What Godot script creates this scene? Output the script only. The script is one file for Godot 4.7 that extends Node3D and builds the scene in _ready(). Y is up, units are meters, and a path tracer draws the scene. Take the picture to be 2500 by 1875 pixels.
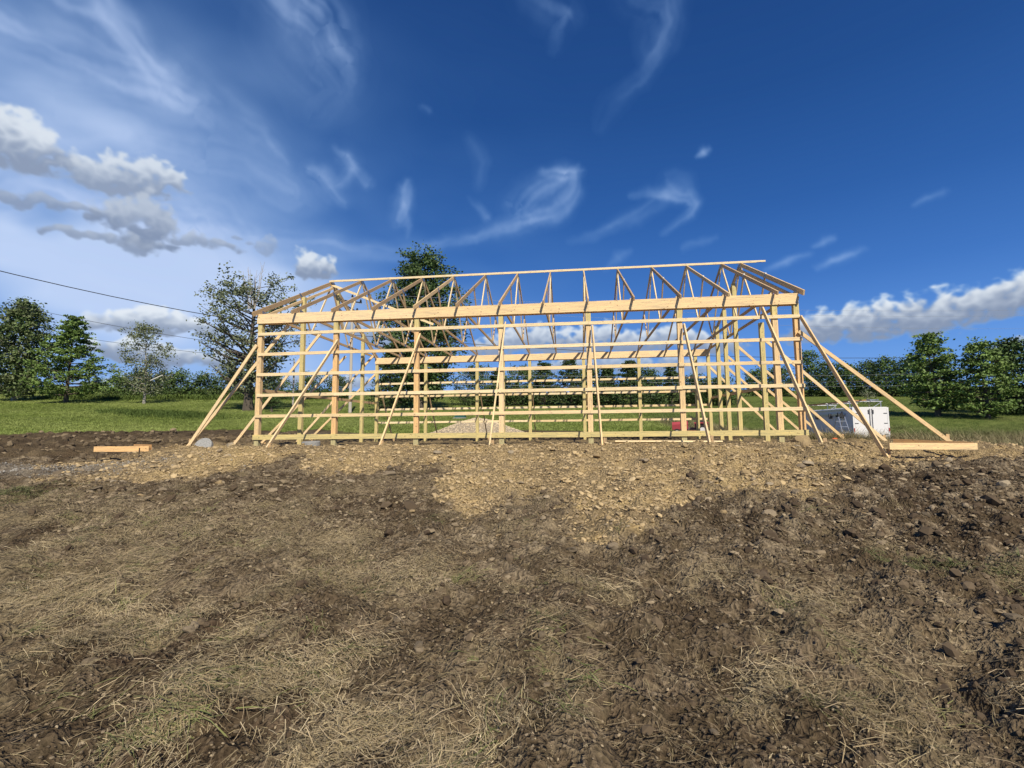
extends Node3D
# A pole-barn frame on a raised pad of fresh subsoil, seen from the slope below it.
# Near wall lies along x (0 .. 15.24 m) with its outer face at z = 0; y = 0 is the middle of the skirt board.

var rng := RandomNumberGenerator.new()
var na := FastNoiseLite.new()
var nb := FastNoiseLite.new()
var nr := FastNoiseLite.new()
var nf := FastNoiseLite.new()
var M := {}
var used := {}

const CIRRUS := [
	[-56.19,30.20,1.81,0.30,-53.47,30.43,1.81,0.42,-51.98,30.13,1.72,0.42,-49.60,30.26,1.81,0.40,-47.81,30.37,1.90,0.42,-45.22,29.94,2.08,0.50,-42.53,29.93,1.90,0.50,-40.35,29.55,1.54,0.40,-38.79,28.82,1.17,0.20],
	[-51.32,34.56,1.36,0.30,-49.65,33.70,1.54,0.38,-47.33,34.09,1.81,0.40,-45.74,33.42,1.81,0.42,-44.04,32.13,1.63,0.42,-42.59,31.02,1.54,0.40,-41.08,29.98,1.27,0.30],
	[-47.86,36.03,1.08,0.30,-46.81,34.56,0.99,0.32,-44.93,32.85,0.90,0.34,-42.95,31.58,0.81,0.26,-39.91,30.78,0.99,0.20],
	[-40.49,31.87,1.36,0.16,-38.14,30.45,1.63,0.16,-35.14,28.85,1.54,0.20,-33.61,28.48,1.08,0.26,-32.42,27.67,0.90,0.24,-31.51,26.58,0.63,0.12],
	[-32.23,40.92,2.71,0.50,-30.19,39.67,2.62,0.52,-28.34,38.87,2.26,0.50,-26.96,37.30,1.81,0.36,-25.70,35.93,1.36,0.26,-24.79,34.60,0.99,0.14],
	[-30.81,36.88,3.16,0.12,-27.81,34.94,3.16,0.16,-26.50,33.85,1.81,0.16,-28.53,31.49,1.81,0.08],
	[-26.25,28.46,0.63,0.25,-25.04,27.93,0.99,0.45,-24.50,27.06,0.72,0.35,-25.62,25.80,0.72,0.25],
	[-28.89,26.28,0.72,0.30,-27.52,25.92,1.08,0.45,-26.57,24.92,0.99,0.42,-25.45,23.83,0.63,0.25],
	[-24.50,27.06,0.54,0.20,-23.26,26.07,0.63,0.25,-22.60,25.91,0.45,0.12],
	[-18.51,26.50,0.41,0.20,-18.77,25.63,0.59,0.38,-19.03,24.31,0.81,0.45,-19.46,22.89,0.90,0.36,-19.89,22.25,0.54,0.15],
	[-19.02,24.12,0.36,0.20,-18.33,22.15,0.45,0.20,-18.40,20.92,0.36,0.08],
	[-3.20,27.59,0.45,0.30,-0.86,27.34,0.90,0.50,1.28,27.21,0.36,0.20],
	[0.54,27.22,0.63,0.35,0.26,25.47,0.99,0.42,-1.16,24.15,1.17,0.40,-3.27,23.33,1.08,0.42,-5.38,22.73,0.90,0.45,-8.10,22.05,0.77,0.38,-11.46,21.27,0.68,0.30,-14.68,20.60,0.63,0.22,-16.50,20.02,0.54,0.12],
	[-1.57,26.75,1.36,0.30,-3.94,25.45,1.63,0.32,-5.60,24.28,1.63,0.36,-4.91,23.25,0.99,0.30,-7.00,24.71,0.72,0.20],
	[-11.92,25.26,0.23,0.14,-10.75,24.36,0.36,0.25,-9.59,23.28,0.45,0.25],
	[-11.44,30.65,0.72,0.07,-10.13,28.42,0.81,0.10,-10.75,26.28,0.63,0.08],
	[6.84,24.87,0.36,0.20,8.82,24.70,0.54,0.36,10.64,24.52,0.81,0.40,12.65,23.94,0.81,0.38,13.31,23.00,0.68,0.42,12.77,22.09,0.63,0.36,11.48,21.35,0.45,0.25,9.96,20.64,0.36,0.10],
	[11.03,25.62,1.08,0.12,12.05,24.71,1.17,0.20],
	[10.31,23.98,0.72,0.18,6.98,22.56,0.81,0.20,4.28,21.78,0.63,0.22,1.99,21.16,0.54,0.16,-0.08,20.69,0.45,0.07],
	[-4.10,42.18,1.63,0.14,-1.69,41.35,1.54,0.20,0.12,40.65,1.08,0.25,-0.96,39.72,0.90,0.16,-1.30,38.11,0.72,0.06],
	[8.26,41.42,1.81,0.16,11.36,40.37,1.54,0.24,11.71,38.83,1.17,0.26,10.96,37.26,0.99,0.26,9.69,36.03,0.72,0.24,7.92,34.64,0.81,0.15,5.13,33.43,0.99,0.10,3.68,31.64,0.90,0.06],
	[9.47,38.58,1.36,0.10,9.38,37.04,1.17,0.12],
	[13.53,27.41,0.23,0.15,14.26,27.73,0.41,0.42,14.85,27.92,0.27,0.20],
	[-17.17,33.30,0.36,0.10,-16.38,32.93,0.41,0.16],
	[32.05,19.38,0.27,0.12,32.79,19.75,0.36,0.22,33.91,19.76,0.41,0.20,34.24,19.86,0.27,0.10],
	[24.00,17.50,0.27,0.20,24.87,17.71,0.41,0.38,25.71,17.76,0.32,0.20],
	[19.58,15.82,0.36,0.15,21.62,16.18,0.45,0.30,23.60,16.66,0.36,0.20],
	[24.04,15.34,0.27,0.12,25.59,15.86,0.50,0.32,27.24,16.00,0.45,0.30,28.30,16.23,0.27,0.10],
	[12.09,18.99,0.36,0.10,13.68,19.32,0.41,0.22,15.12,19.61,0.32,0.10],
	[3.70,17.65,0.36,0.12,5.07,18.61,0.54,0.26,6.20,19.28,0.36,0.12],
	[-36.15,18.57,1.17,0.20,-30.94,19.52,1.36,0.22,-26.09,19.49,1.17,0.24,-20.07,19.16,0.99,0.22,-15.59,20.02,0.81,0.12],
	[-42.28,19.97,2.26,0.25,-37.64,20.18,2.71,0.35,-36.14,18.19,2.71,0.40,-33.87,16.21,2.71,0.40,-37.38,14.21,2.71,0.35],
	[-53.22,14.13,1.81,0.30,-49.88,14.23,1.36,0.36,-45.53,13.36,1.81,0.30,-40.66,13.01,1.36,0.30],
	[-50.76,12.42,0.90,0.15,-47.21,13.41,1.17,0.30,-45.79,12.96,0.90,0.20],
	[-43.22,25.51,2.71,0.20,-39.28,25.51,3.16,0.24,-35.00,25.75,2.26,0.16,-31.10,23.90,2.71,0.20],
	[-54.75,23.23,4.07,0.30,-50.53,24.19,4.52,0.28,-45.07,25.63,3.62,0.20],
	[-53.95,18.22,2.71,0.50,-51.25,19.97,1.36,0.55,-48.95,20.00,1.17,0.50,-47.01,19.53,1.36,0.50,-44.76,20.43,1.36,0.40],
	[-41.01,20.24,2.26,0.40,-39.30,19.14,1.81,0.50,-37.63,20.00,1.36,0.40,-34.74,19.55,1.36,0.30]]
const CUMULUS := [
	[20.39,0.98,0.55,0.97,[-54.27,22.70,2.70,2.51,-52.20,23.24,2.52,2.23,-50.44,22.94,2.15,1.64,-49.12,22.74,1.20,1.07,-51.34,21.33,3.02,1.03]],
	[20.80,0.95,0.60,0.93,[-46.74,21.91,1.98,1.46,-44.89,22.68,2.11,1.64,-42.76,23.03,2.04,1.54,-40.99,22.98,1.23,0.90,-44.52,21.44,4.11,1.08]],
	[16.44,0.72,0.42,0.92,[-44.69,19.25,1.91,1.43,-43.21,19.83,1.75,1.97,-41.92,19.16,1.50,2.07,-43.22,17.23,2.79,1.24,-45.83,18.75,1.54,0.70]],
	[17.80,0.62,0.50,0.80,[-52.14,18.77,2.08,0.77,-49.93,19.02,2.18,0.66,-47.81,19.06,1.29,0.48]],
	[15.71,0.62,0.50,0.85,[-48.22,16.91,1.93,0.48,-46.02,17.00,2.34,0.70,-43.66,16.87,2.08,0.87]],
	[17.38,0.66,0.54,0.80,[-40.24,17.94,1.46,0.38,-38.58,18.17,2.24,0.77,-36.49,18.14,1.91,0.47]],
	[18.49,0.66,0.58,0.55,[-35.82,19.19,0.77,0.24,-34.16,18.80,0.71,0.36,-32.46,18.54,1.36,0.90]],
	[15.64,1.00,0.50,0.95,[-28.30,17.44,1.83,1.43,-27.07,17.16,1.26,1.19,-28.87,16.57,1.40,0.75,-27.74,16.40,1.50,0.76]],
	[9.04,1.05,0.60,0.95,[-45.90,9.72,1.67,0.91,-43.93,10.46,1.73,1.01,-42.13,10.90,1.77,1.11,-40.23,10.63,1.82,0.98,-38.56,10.23,1.86,0.85,-42.69,9.80,5.28,0.66]],
	[6.01,1.00,0.52,0.95,[-45.79,7.68,1.34,0.77,-44.09,8.02,2.07,0.87,-41.67,7.75,2.50,1.04,-39.43,7.47,2.58,0.99,-36.74,7.26,2.29,0.86,-41.63,6.94,5.36,0.74]],
	[4.29,1.05,0.75,0.90,[-45.91,4.67,2.01,0.49,-44.23,4.94,1.72,0.58,-42.14,4.68,1.77,0.44]],
	[7.02,1.05,0.50,1.00,[22.32,9.64,1.69,1.18,24.73,9.89,1.86,1.77,27.01,9.81,2.16,1.99,29.17,9.72,2.10,2.04,31.23,9.79,2.03,2.06,33.18,9.75,1.96,2.11,35.05,10.00,1.90,1.95,36.81,10.26,1.83,1.73,38.50,10.60,2.07,1.77,40.50,10.66,1.98,1.95]],
	[8.21,1.00,0.55,0.95,[-9.65,9.43,2.71,1.35,-6.45,10.31,2.26,1.54,-3.70,10.63,2.25,1.62,-1.43,10.22,1.80,1.26,1.28,10.67,2.05,1.43,3.52,10.94,1.59,1.16,5.69,9.96,2.19,1.32,8.70,9.81,1.90,1.31,10.40,10.05,1.71,1.29,12.44,9.58,1.85,1.19,15.21,8.75,2.47,1.00,2.14,9.22,9.79,0.98]],
	[5.58,0.85,0.62,0.85,[-4.66,6.91,3.61,0.72,-0.13,7.50,4.03,0.99,5.18,7.34,3.96,0.97,10.29,7.13,3.85,0.95,13.92,6.31,2.50,0.59]],
	[4.35,0.90,0.65,0.85,[-30.50,5.53,2.85,0.75,-27.39,6.05,2.51,0.85,-24.12,5.49,3.00,0.69]],
	[9.59,0.95,0.60,0.80,[-28.35,12.31,2.49,0.84,-25.08,11.68,2.55,1.12,-22.54,10.73,2.59,1.04,-19.94,9.73,2.19,0.88]],
	[4.82,0.75,0.60,0.70,[35.08,6.85,0.95,0.34,37.27,6.75,1.51,0.45,38.85,6.23,1.46,0.44]]]

const SLOPE_LEFT := [-800,55, -400,30, -200,16.5, -120,10, -80,6.3, -60,4.3, -40,2.2, -25,.6, -15,-.05, -10,-.25, -5,-.4, 0,-.55, 2,-.6, 4,-.62, 6,-.78, 8,-1.02, 10,-1.25, 12,-1.42, 14,-1.52, 20,-1.75]
const SLOPE_RIGHT := [-800,55, -400,30, -200,16, -120,9.5, -80,5.6, -55,3, -40,1.3, -28,-.2, -18,-.9, -10,-.9, -5,-.8, 0,-.6, 2,-.5, 4,-.58, 6,-.75, 8,-1.0, 10,-1.25, 12,-1.45, 14,-1.6, 20,-1.9]
const SPILL := [-4,3.2, -1,4.6, 1.4,6.2, 2.6,5.8, 3.0,4.7, 3.6,4.0, 5.3,5.4, 6.0,4.1, 7.0,5.6, 7.9,8.0, 8.6,6.6, 9.4,8.1, 10.2,8.3, 11.2,5.8, 11.9,6.3, 12.3,7.0, 13.8,4.7, 15.5,3.6, 17.5,3.4, 20,2.2]


func _ready() -> void:
	rng.seed = 41
	na.seed = 3; na.frequency = 1.0; na.fractal_octaves = 4
	nb.seed = 8; nb.frequency = 1.0; nb.fractal_octaves = 3
	nr.seed = 5; nr.frequency = 1.0; nr.fractal_type = FastNoiseLite.FRACTAL_RIDGED; nr.fractal_octaves = 3
	nf.seed = 13; nf.frequency = 1.0; nf.fractal_octaves = 2

	var cam := Camera3D.new()
	cam.name = "camera"
	cam.fov = 72.93
	cam.near = 0.05
	cam.far = 2500.0
	cam.position = Vector3(9.3546, 0.0339, 14.2356)
	cam.rotation = Vector3(0.0955, 0.1213, -0.0089)
	add_child(cam)
	cam.current = true

	var env := Environment.new()
	env.background_mode = Environment.BG_SKY
	var sky := Sky.new()
	var pano := PanoramaSkyMaterial.new()
	pano.panorama = make_sky()
	sky.sky_material = pano
	env.sky = sky
	env.background_energy_multiplier = 1.0
	env.sky_rotation = Vector3(0, PI, 0)
	env.tonemap_mode = Environment.TONE_MAPPER_LINEAR
	env.tonemap_exposure = 1.22
	env.sdfgi_enabled = true
	env.ssao_enabled = true
	env.ssil_enabled = true
	var we := WorldEnvironment.new()
	we.name = "world_environment"
	we.environment = env
	add_child(we)

	var sun := DirectionalLight3D.new()
	sun.name = "sun"
	sun.light_energy = 1.5
	sun.light_color = Color(1.0, 0.955, 0.87)
	sun.light_angular_distance = 0.53
	sun.shadow_enabled = true
	add_child(sun)
	sun.look_at_from_position(Vector3.ZERO, Vector3(-0.40, -0.94, -1.0), Vector3.UP)

	materials()
	print("sky done ", Time.get_ticks_msec())
	build_ground()
	print("ground done ", Time.get_ticks_msec())
	build_barn()
	print("barn done ", Time.get_ticks_msec())
	build_site()
	build_trailer()
	build_mower()
	build_lines()
	print("site done ", Time.get_ticks_msec())
	build_trees()
	print("trees done ", Time.get_ticks_msec())
	build_cover()
	print("cover done ", Time.get_ticks_msec())


# ---------------------------------------------------------------- sky

func clear_sky(el: float) -> Color:
	var stops := [-90.0, 0.56, 0.68, 0.82, 0.0, 0.56, 0.70, 0.87, 4.0, 0.45, 0.62, 0.85, 9.0, 0.34, 0.53, 0.80, 15.0, 0.235, 0.425, 0.70, 22.0, 0.172, 0.35, 0.61, 32.0, 0.128, 0.285, 0.52, 45.0, 0.105, 0.24, 0.455, 90.0, 0.09, 0.21, 0.41]
	for i in range(0, stops.size() - 4, 4):
		if el <= stops[i + 4]:
			var t: float = clampf((el - stops[i]) / (stops[i + 4] - stops[i]), 0, 1)
			return Color(lerpf(stops[i + 1], stops[i + 5], t), lerpf(stops[i + 2], stops[i + 6], t), lerpf(stops[i + 3], stops[i + 7], t))
	return Color(0.10, 0.22, 0.43)


func make_sky() -> ImageTexture:
	var w := 512
	var h := 256
	var im := Image.create_empty(w, h, false, Image.FORMAT_RGBF)
	for y in h:
		var el := 90.0 - (y + 0.5) * 180.0 / h
		var base := clear_sky(el)
		if el < -4.0:
			im.fill_rect(Rect2i(0, y, w, 1), base)
			continue
		for x in w:
			var az := (x + 0.5) * 360.0 / w - 180.0
			var d := Vector3(sin(deg_to_rad(az)) * cos(deg_to_rad(el)), sin(deg_to_rad(el)), -cos(deg_to_rad(az)) * cos(deg_to_rad(el)))
			var n := na.get_noise_3d(d.x * 2.4, d.y * 5.0, d.z * 2.4)
			var n2 := nf.get_noise_3d(d.x * 4.0, d.y * 9.0, d.z * 4.0)
			var v := 0.72 * exp(-pow((az + 62.0) / 34.0, 2.0)) * smoothstep(54.0, 14.0, el)
			v += 0.62 * exp(-pow((az + 40.0) / 22.0, 2.0)) * exp(-pow((el - 14.0) / 6.5, 2.0))
			v += 0.26 * exp(-pow((az - 150.0) / 60.0, 2.0)) * smoothstep(60.0, 10.0, el)
			v *= clampf(0.85 + 1.0 * n + 0.45 * n2, 0.0, 1.6)
			im.set_pixel(x, y, base.lerp(Color(0.72, 0.785, 0.90), clampf(v, 0, 0.9)))
	var W := 4096
	var H := 2048
	im.resize(W, H, Image.INTERPOLATE_CUBIC)
	var px := im.get_data().to_float32_array()
	for wisp in CIRRUS:
		draw_cirrus(px, wisp)
	var k := 0
	for c in CUMULUS:
		draw_cumulus(px, c, k)
		k += 1
	var out := Image.create_from_data(W, H, false, Image.FORMAT_RGBF, px.to_byte_array())
	out.convert(Image.FORMAT_RGB8)
	return ImageTexture.create_from_image(out)


func put_sky(px: PackedFloat32Array, x: int, y: int, c: Color, a: float) -> void:
	var i := (y * 4096 + posmod(x + 2048, 4096)) * 3
	px[i] = lerpf(px[i], c.r, a)
	px[i + 1] = lerpf(px[i + 1], c.g, a)
	px[i + 2] = lerpf(px[i + 2], c.b, a)


func draw_cirrus(px: PackedFloat32Array, p: Array) -> void:
	var n := p.size() / 4
	var lo := Vector2(1e9, 1e9)
	var hi := Vector2(-1e9, -1e9)
	var pts := PackedVector2Array()
	var sq := cos(deg_to_rad(p[1]))
	for i in n:
		var q := Vector2(p[i * 4] * sq, p[i * 4 + 1])
		pts.append(q)
		var m: float = p[i * 4 + 2] * 1.9
		lo = lo.min(q - Vector2(m, m))
		hi = hi.max(q + Vector2(m, m))
	var y0 := int((90.0 - hi.y) / 180.0 * 2048.0)
	var y1 := int((90.0 - lo.y) / 180.0 * 2048.0)
	for y in range(y0, mini(y1 + 1, 1023)):
		var el := 90.0 - (y + 0.5) * 180.0 / 2048.0
		for x in range(int(lo.x / sq / 360.0 * 4096.0), int(hi.x / sq / 360.0 * 4096.0) + 1):
			var az := (x + 0.5) * 360.0 / 4096.0
			var q := Vector2(az * sq, el)
			q += Vector2(na.get_noise_2d(az * 0.20, el * 0.20), na.get_noise_2d(az * 0.20 + 70.0, el * 0.20)) * 0.45
			var best := 0.0
			var along := 0.0
			var across := 0.0
			var run := 0.0
			for i in n - 1:
				var a := pts[i]
				var b := pts[i + 1]
				var ab := b - a
				var ln := ab.length()
				var t := clampf((q - a).dot(ab) / (ln * ln), 0, 1)
				var off := q - a - ab * t
				var wd: float = lerpf(p[i * 4 + 2], p[i * 4 + 6], t)
				var d := off.length() / wd
				var o: float = lerpf(p[i * 4 + 3], p[i * 4 + 7], t) * exp(-d * d * 1.25)
				if o > best:
					best = o
					along = run + t * ln
					across = off.length() * signf(ab.cross(off))
				run += ln
			if best < 0.01:
				continue
			var f := nf.get_noise_2d(along * 0.10 + p[0], across * 0.70) * 0.70 + na.get_noise_2d(az * 0.16, el * 0.16) * 0.6
			put_sky(px, x, y, Color(0.70, 0.765, 0.89), clampf(best * 0.92 * clampf(0.9 + f * 1.0, 0.12, 1.6), 0, 0.75))


func draw_cumulus(px: PackedFloat32Array, c: Array, k: int) -> void:
	var pf: Array = c[4]
	var n := pf.size() / 4
	var lo := Vector2(1e9, 1e9)
	var hi := Vector2(-1e9, -1e9)
	for i in n:
		var q := Vector2(pf[i * 4], pf[i * 4 + 1])
		var r := Vector2(pf[i * 4 + 2], pf[i * 4 + 3]) * 1.5
		lo = lo.min(q - r)
		hi = hi.max(q + r)
	for y in range(int((90.0 - hi.y) / 180.0 * 2048.0), mini(int((90.0 - lo.y) / 180.0 * 2048.0) + 1, 1023)):
		var el := 90.0 - (y + 0.5) * 180.0 / 2048.0
		for x in range(int(lo.x / 360.0 * 4096.0), int(hi.x / 360.0 * 4096.0) + 1):
			var az := (x + 0.5) * 360.0 / 4096.0
			var wx := az + nf.get_noise_2d(az * 0.33 + k * 17.0, el * 0.33) * 0.8
			var wy := el + nf.get_noise_2d(az * 0.33 + 40.0, el * 0.33 + k * 9.0) * 0.7
			var f := -9.0
			var tall := 0.0
			var base := 0.0
			var wsum := 0.0
			for i in n:
				var dx: float = (wx - pf[i * 4]) / pf[i * 4 + 2]
				var dy: float = (wy - pf[i * 4 + 1]) / pf[i * 4 + 3]
				var g := 1.0 - dx * dx - dy * dy
				f = maxf(f, g)
				var wg := exp(-dx * dx * 1.5)
				tall += wg * (pf[i * 4 + 1] + pf[i * 4 + 3])
				base += wg * (pf[i * 4 + 1] - pf[i * 4 + 3] * 0.72)
				wsum += wg
			if f < -1.2 or wsum < 1e-5:
				continue
			tall /= wsum
			base /= wsum
			var b1 := 1.0 - absf(nf.get_noise_2d(az * 0.42 + k * 31.0, el * 0.55)) * 2.0
			var b2 := nb.get_noise_2d(az * 0.9 + k * 11.0, el * 1.15)
			var e := f + (b1 - 0.6) * 0.45 + b2 * 0.42 - maxf(0.0, base - el) * 0.9
			var a: float = smoothstep(-0.30, 0.66, e) * c[3]
			if a < 0.01:
				continue
			var s := clampf((el - base) / maxf(tall - base, 0.4), -0.5, 1.2)
			var lit := smoothstep(0.08, 1.12, s + (b1 - 0.6) * 0.24 + b2 * 0.13)
			lit = maxf(lit, smoothstep(0.35, 0.0, e) * 0.25)
			var q: float = lerpf(c[2] * 0.68, c[1], lit)
			put_sky(px, x, y, Color(0.33, 0.40, 0.53).lerp(Color(0.80, 0.83, 0.865), q), a)


# ---------------------------------------------------------------- helpers

func numbered(s: String) -> String:
	used[s] = used.get(s, -1) + 1
	return s if used[s] == 0 else "%s_%03d" % [s, used[s]]


func tag(o: Node, label: String, category: String, group := "") -> void:
	o.set_meta("label", label)
	o.set_meta("category", category)
	if group:
		o.set_meta("group", group)


func thing(called: String, label: String, category: String, at: Vector3, turn := 0.0, group := "") -> Node3D:
	var o := Node3D.new()
	o.name = numbered(called)
	add_child(o)
	o.position = at
	o.rotation.y = turn
	tag(o, label, category, group)
	return o


func part(parent: Node, called: String, mesh: Mesh, mat: Material, tr := Transform3D()) -> MeshInstance3D:
	var o := MeshInstance3D.new()
	o.name = numbered(called) if parent == self else called
	o.mesh = mesh
	o.material_override = mat
	parent.add_child(o, true)
	o.transform = tr
	return o


func group_part(parent: Node, called: String, at := Vector3.ZERO) -> Node3D:
	var o := Node3D.new()
	o.name = called
	parent.add_child(o, true)
	o.position = at
	return o


class Shape:
	var v := PackedVector3Array()
	var n := PackedVector3Array()
	var c := PackedColorArray()
	var idx := PackedInt32Array()
	var tint := Color.WHITE

	func quad(a: Vector3, b: Vector3, d: Vector3, e: Vector3) -> void:
		var s := v.size()
		v.append(a); v.append(b); v.append(d); v.append(e)
		for i in 4:
			c.append(tint)
		idx.append_array(PackedInt32Array([s, s + 2, s + 1, s, s + 3, s + 2]))

	func box(size: Vector3, t := Transform3D()) -> void:
		var h := size * 0.5
		var p := []
		for i in 8:
			p.append(t * Vector3(h.x if i & 1 else -h.x, h.y if i & 2 else -h.y, h.z if i & 4 else -h.z))
		quad(p[1], p[3], p[7], p[5])
		quad(p[0], p[4], p[6], p[2])
		quad(p[2], p[6], p[7], p[3])
		quad(p[0], p[1], p[5], p[4])
		quad(p[4], p[5], p[7], p[6])
		quad(p[0], p[2], p[3], p[1])

	func tube(pts: PackedVector3Array, radii: PackedFloat32Array, sides := 6) -> void:
		var s := v.size()
		for i in pts.size():
			var dir := (pts[mini(i + 1, pts.size() - 1)] - pts[maxi(i - 1, 0)]).normalized()
			var side := dir.cross(Vector3(0.13, 0.2, 0.97) if absf(dir.z) < 0.8 else Vector3(0.97, 0.2, 0.1)).normalized()
			var up := side.cross(dir)
			for k in sides:
				var a := TAU * k / sides
				v.append(pts[i] + (side * cos(a) + up * sin(a)) * radii[i])
				c.append(tint)
		for i in pts.size() - 1:
			for k in sides:
				var a := s + i * sides + k
				var b := s + i * sides + (k + 1) % sides
				idx.append_array(PackedInt32Array([a, b, b + sides, a, b + sides, a + sides]))
		for e in [0, pts.size() - 1]:
			for k in range(1, sides - 1):
				idx.append_array(PackedInt32Array([s + e * sides, s + e * sides + k, s + e * sides + k + 1]))

	func lathe(profile: PackedVector2Array, segs: int, t := Transform3D()) -> void:
		var s := v.size()
		for p in profile:
			for k in segs:
				var a := TAU * k / segs
				v.append(t * Vector3(cos(a) * p.x, p.y, sin(a) * p.x))
				c.append(tint)
		for i in profile.size() - 1:
			for k in segs:
				var a := s + i * segs + k
				var b := s + i * segs + (k + 1) % segs
				idx.append_array(PackedInt32Array([a, b, b + segs, a, b + segs, a + segs]))

	func make(colored := false) -> ArrayMesh:
		var arr := []
		arr.resize(Mesh.ARRAY_MAX)
		arr[Mesh.ARRAY_VERTEX] = v
		if colored:
			arr[Mesh.ARRAY_COLOR] = c
		if n.size() == v.size():
			arr[Mesh.ARRAY_NORMAL] = n
		arr[Mesh.ARRAY_INDEX] = idx
		var m := ArrayMesh.new()
		m.add_surface_from_arrays(Mesh.PRIMITIVE_TRIANGLES, arr)
		return m


func timber_mesh(size: Vector3) -> ArrayMesh:
	# a board along x with the grain running along it; uv in metres with a start of its own
	var h := size * 0.5
	var v := PackedVector3Array()
	var uv := PackedVector2Array()
	var nn := PackedVector3Array()
	var idx := PackedInt32Array()
	var ou := rng.randf() * 7.0
	var ov := rng.randf() * 5.0
	for f in 6:
		var ax: int = f / 2
		var sg := 1.0 if f % 2 == 0 else -1.0
		var nrm := Vector3.ZERO
		nrm[ax] = sg
		var a1: int = [1, 2, 0][ax]
		var a2: int = [2, 0, 1][ax]
		var s := v.size()
		for q in [[-1, -1], [1, -1], [1, 1], [-1, 1]]:
			var p := Vector3.ZERO
			p[ax] = h[ax] * sg
			p[a1] = h[a1] * q[0] * sg
			p[a2] = h[a2] * q[1]
			v.append(p)
			nn.append(nrm)
			if ax == 0:
				uv.append(Vector2(p.y * 0.5 + ou, p.z / 0.35 + ov))
			elif ax == 1:
				uv.append(Vector2(p.x / 2.2 + ou, p.z / 0.35 + ov + 0.37))
			else:
				uv.append(Vector2(p.x / 2.2 + ou, p.y / 0.35 + ov))
		idx.append_array(PackedInt32Array([s, s + 2, s + 1, s, s + 3, s + 2]))
	var arr := []
	arr.resize(Mesh.ARRAY_MAX)
	arr[Mesh.ARRAY_VERTEX] = v
	arr[Mesh.ARRAY_NORMAL] = nn
	arr[Mesh.ARRAY_TEX_UV] = uv
	arr[Mesh.ARRAY_INDEX] = idx
	var m := ArrayMesh.new()
	m.add_surface_from_arrays(Mesh.PRIMITIVE_TRIANGLES, arr)
	return m


func board(parent: Node3D, called: String, a: Vector3, b: Vector3, wdir: Vector3, w: float, t: float, mat: Material) -> MeshInstance3D:
	# from a to b (world), w wide towards wdir, t thick
	var x := (b - a).normalized()
	var y := (wdir - x * wdir.dot(x)).normalized()
	var z := x.cross(y)
	var o := MeshInstance3D.new()
	o.name = called
	o.mesh = timber_mesh(Vector3(a.distance_to(b), w, t))
	o.material_override = mat
	parent.add_child(o, true)
	o.global_transform = Transform3D(Basis(x, y, z), (a + b) * 0.5)
	return o


func lin(r: float, g: float, b: float) -> Color:
	return Color(r, g, b).linear_to_srgb()


func mat(name_: String, c: Color, rough := 0.8, metal := 0.0) -> StandardMaterial3D:
	var m := StandardMaterial3D.new()
	m.resource_name = name_
	m.albedo_color = c
	m.roughness = rough
	m.metallic = metal
	M[name_] = m
	return m


func seamless(freq: float, sd: int, oct := 5, size := 512, ridged := false) -> Image:
	var f := FastNoiseLite.new()
	f.seed = sd
	f.frequency = freq
	f.fractal_octaves = oct
	if ridged:
		f.fractal_type = FastNoiseLite.FRACTAL_RIDGED
	return f.get_seamless_image(size, size, false, false, 0.12, true)


func wood_texture(sd: int, knots: int) -> ImageTexture:
	var w := 512
	var h := 512
	var f := FastNoiseLite.new()
	f.seed = sd
	f.frequency = 1.0
	f.fractal_octaves = 3
	var r := RandomNumberGenerator.new()
	r.seed = sd
	var kn := []
	for i in knots:
		kn.append(Vector3(r.randf() * w, r.randf() * h, r.randf_range(4.0, 8.5)))
	var im := Image.create_empty(w, h, false, Image.FORMAT_RGB8)
	for y in h:
		for x in w:
			var bend := f.get_noise_2d(x * 0.012, y * 0.012) * 26.0
			var knot := 0.0
			for k in kn:
				var dx: float = (x - k.x) * 2.2
				var dy: float = (y - k.y) * 0.72
				if absf(dx) < 90.0 and absf(dy) < 40.0:
					var d := sqrt(dx * dx * 0.18 + dy * dy)
					bend += signf(dy) * 16.0 * exp(-d * d / 200.0)
					knot = maxf(knot, smoothstep(k.z * 1.35, k.z * 0.6, sqrt(dx * dx + dy * dy)))
			var g := f.get_noise_2d(x * 0.004, (y + bend) * 0.085)
			var g2 := f.get_noise_2d(x * 0.02 + 90.0, y * 0.5)
			var t := clampf(0.91 + g * 0.34 + g2 * 0.10, 0.55, 1.0)
			var warm := clampf(g * 0.10 + 0.02, -0.05, 0.08)
			var c := Color(t, t * (1.0 - warm * 0.5), t * (1.0 - warm * 1.6))
			im.set_pixel(x, y, c.lerp(Color(0.40, 0.25, 0.14), knot * 0.9))
	return ImageTexture.create_from_image(im)


func timber(name_: String, c: Color, tex: Texture2D) -> void:
	var m := mat(name_, c, 0.72)
	m.albedo_texture = tex
	m.metallic_specular = 0.35


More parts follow.
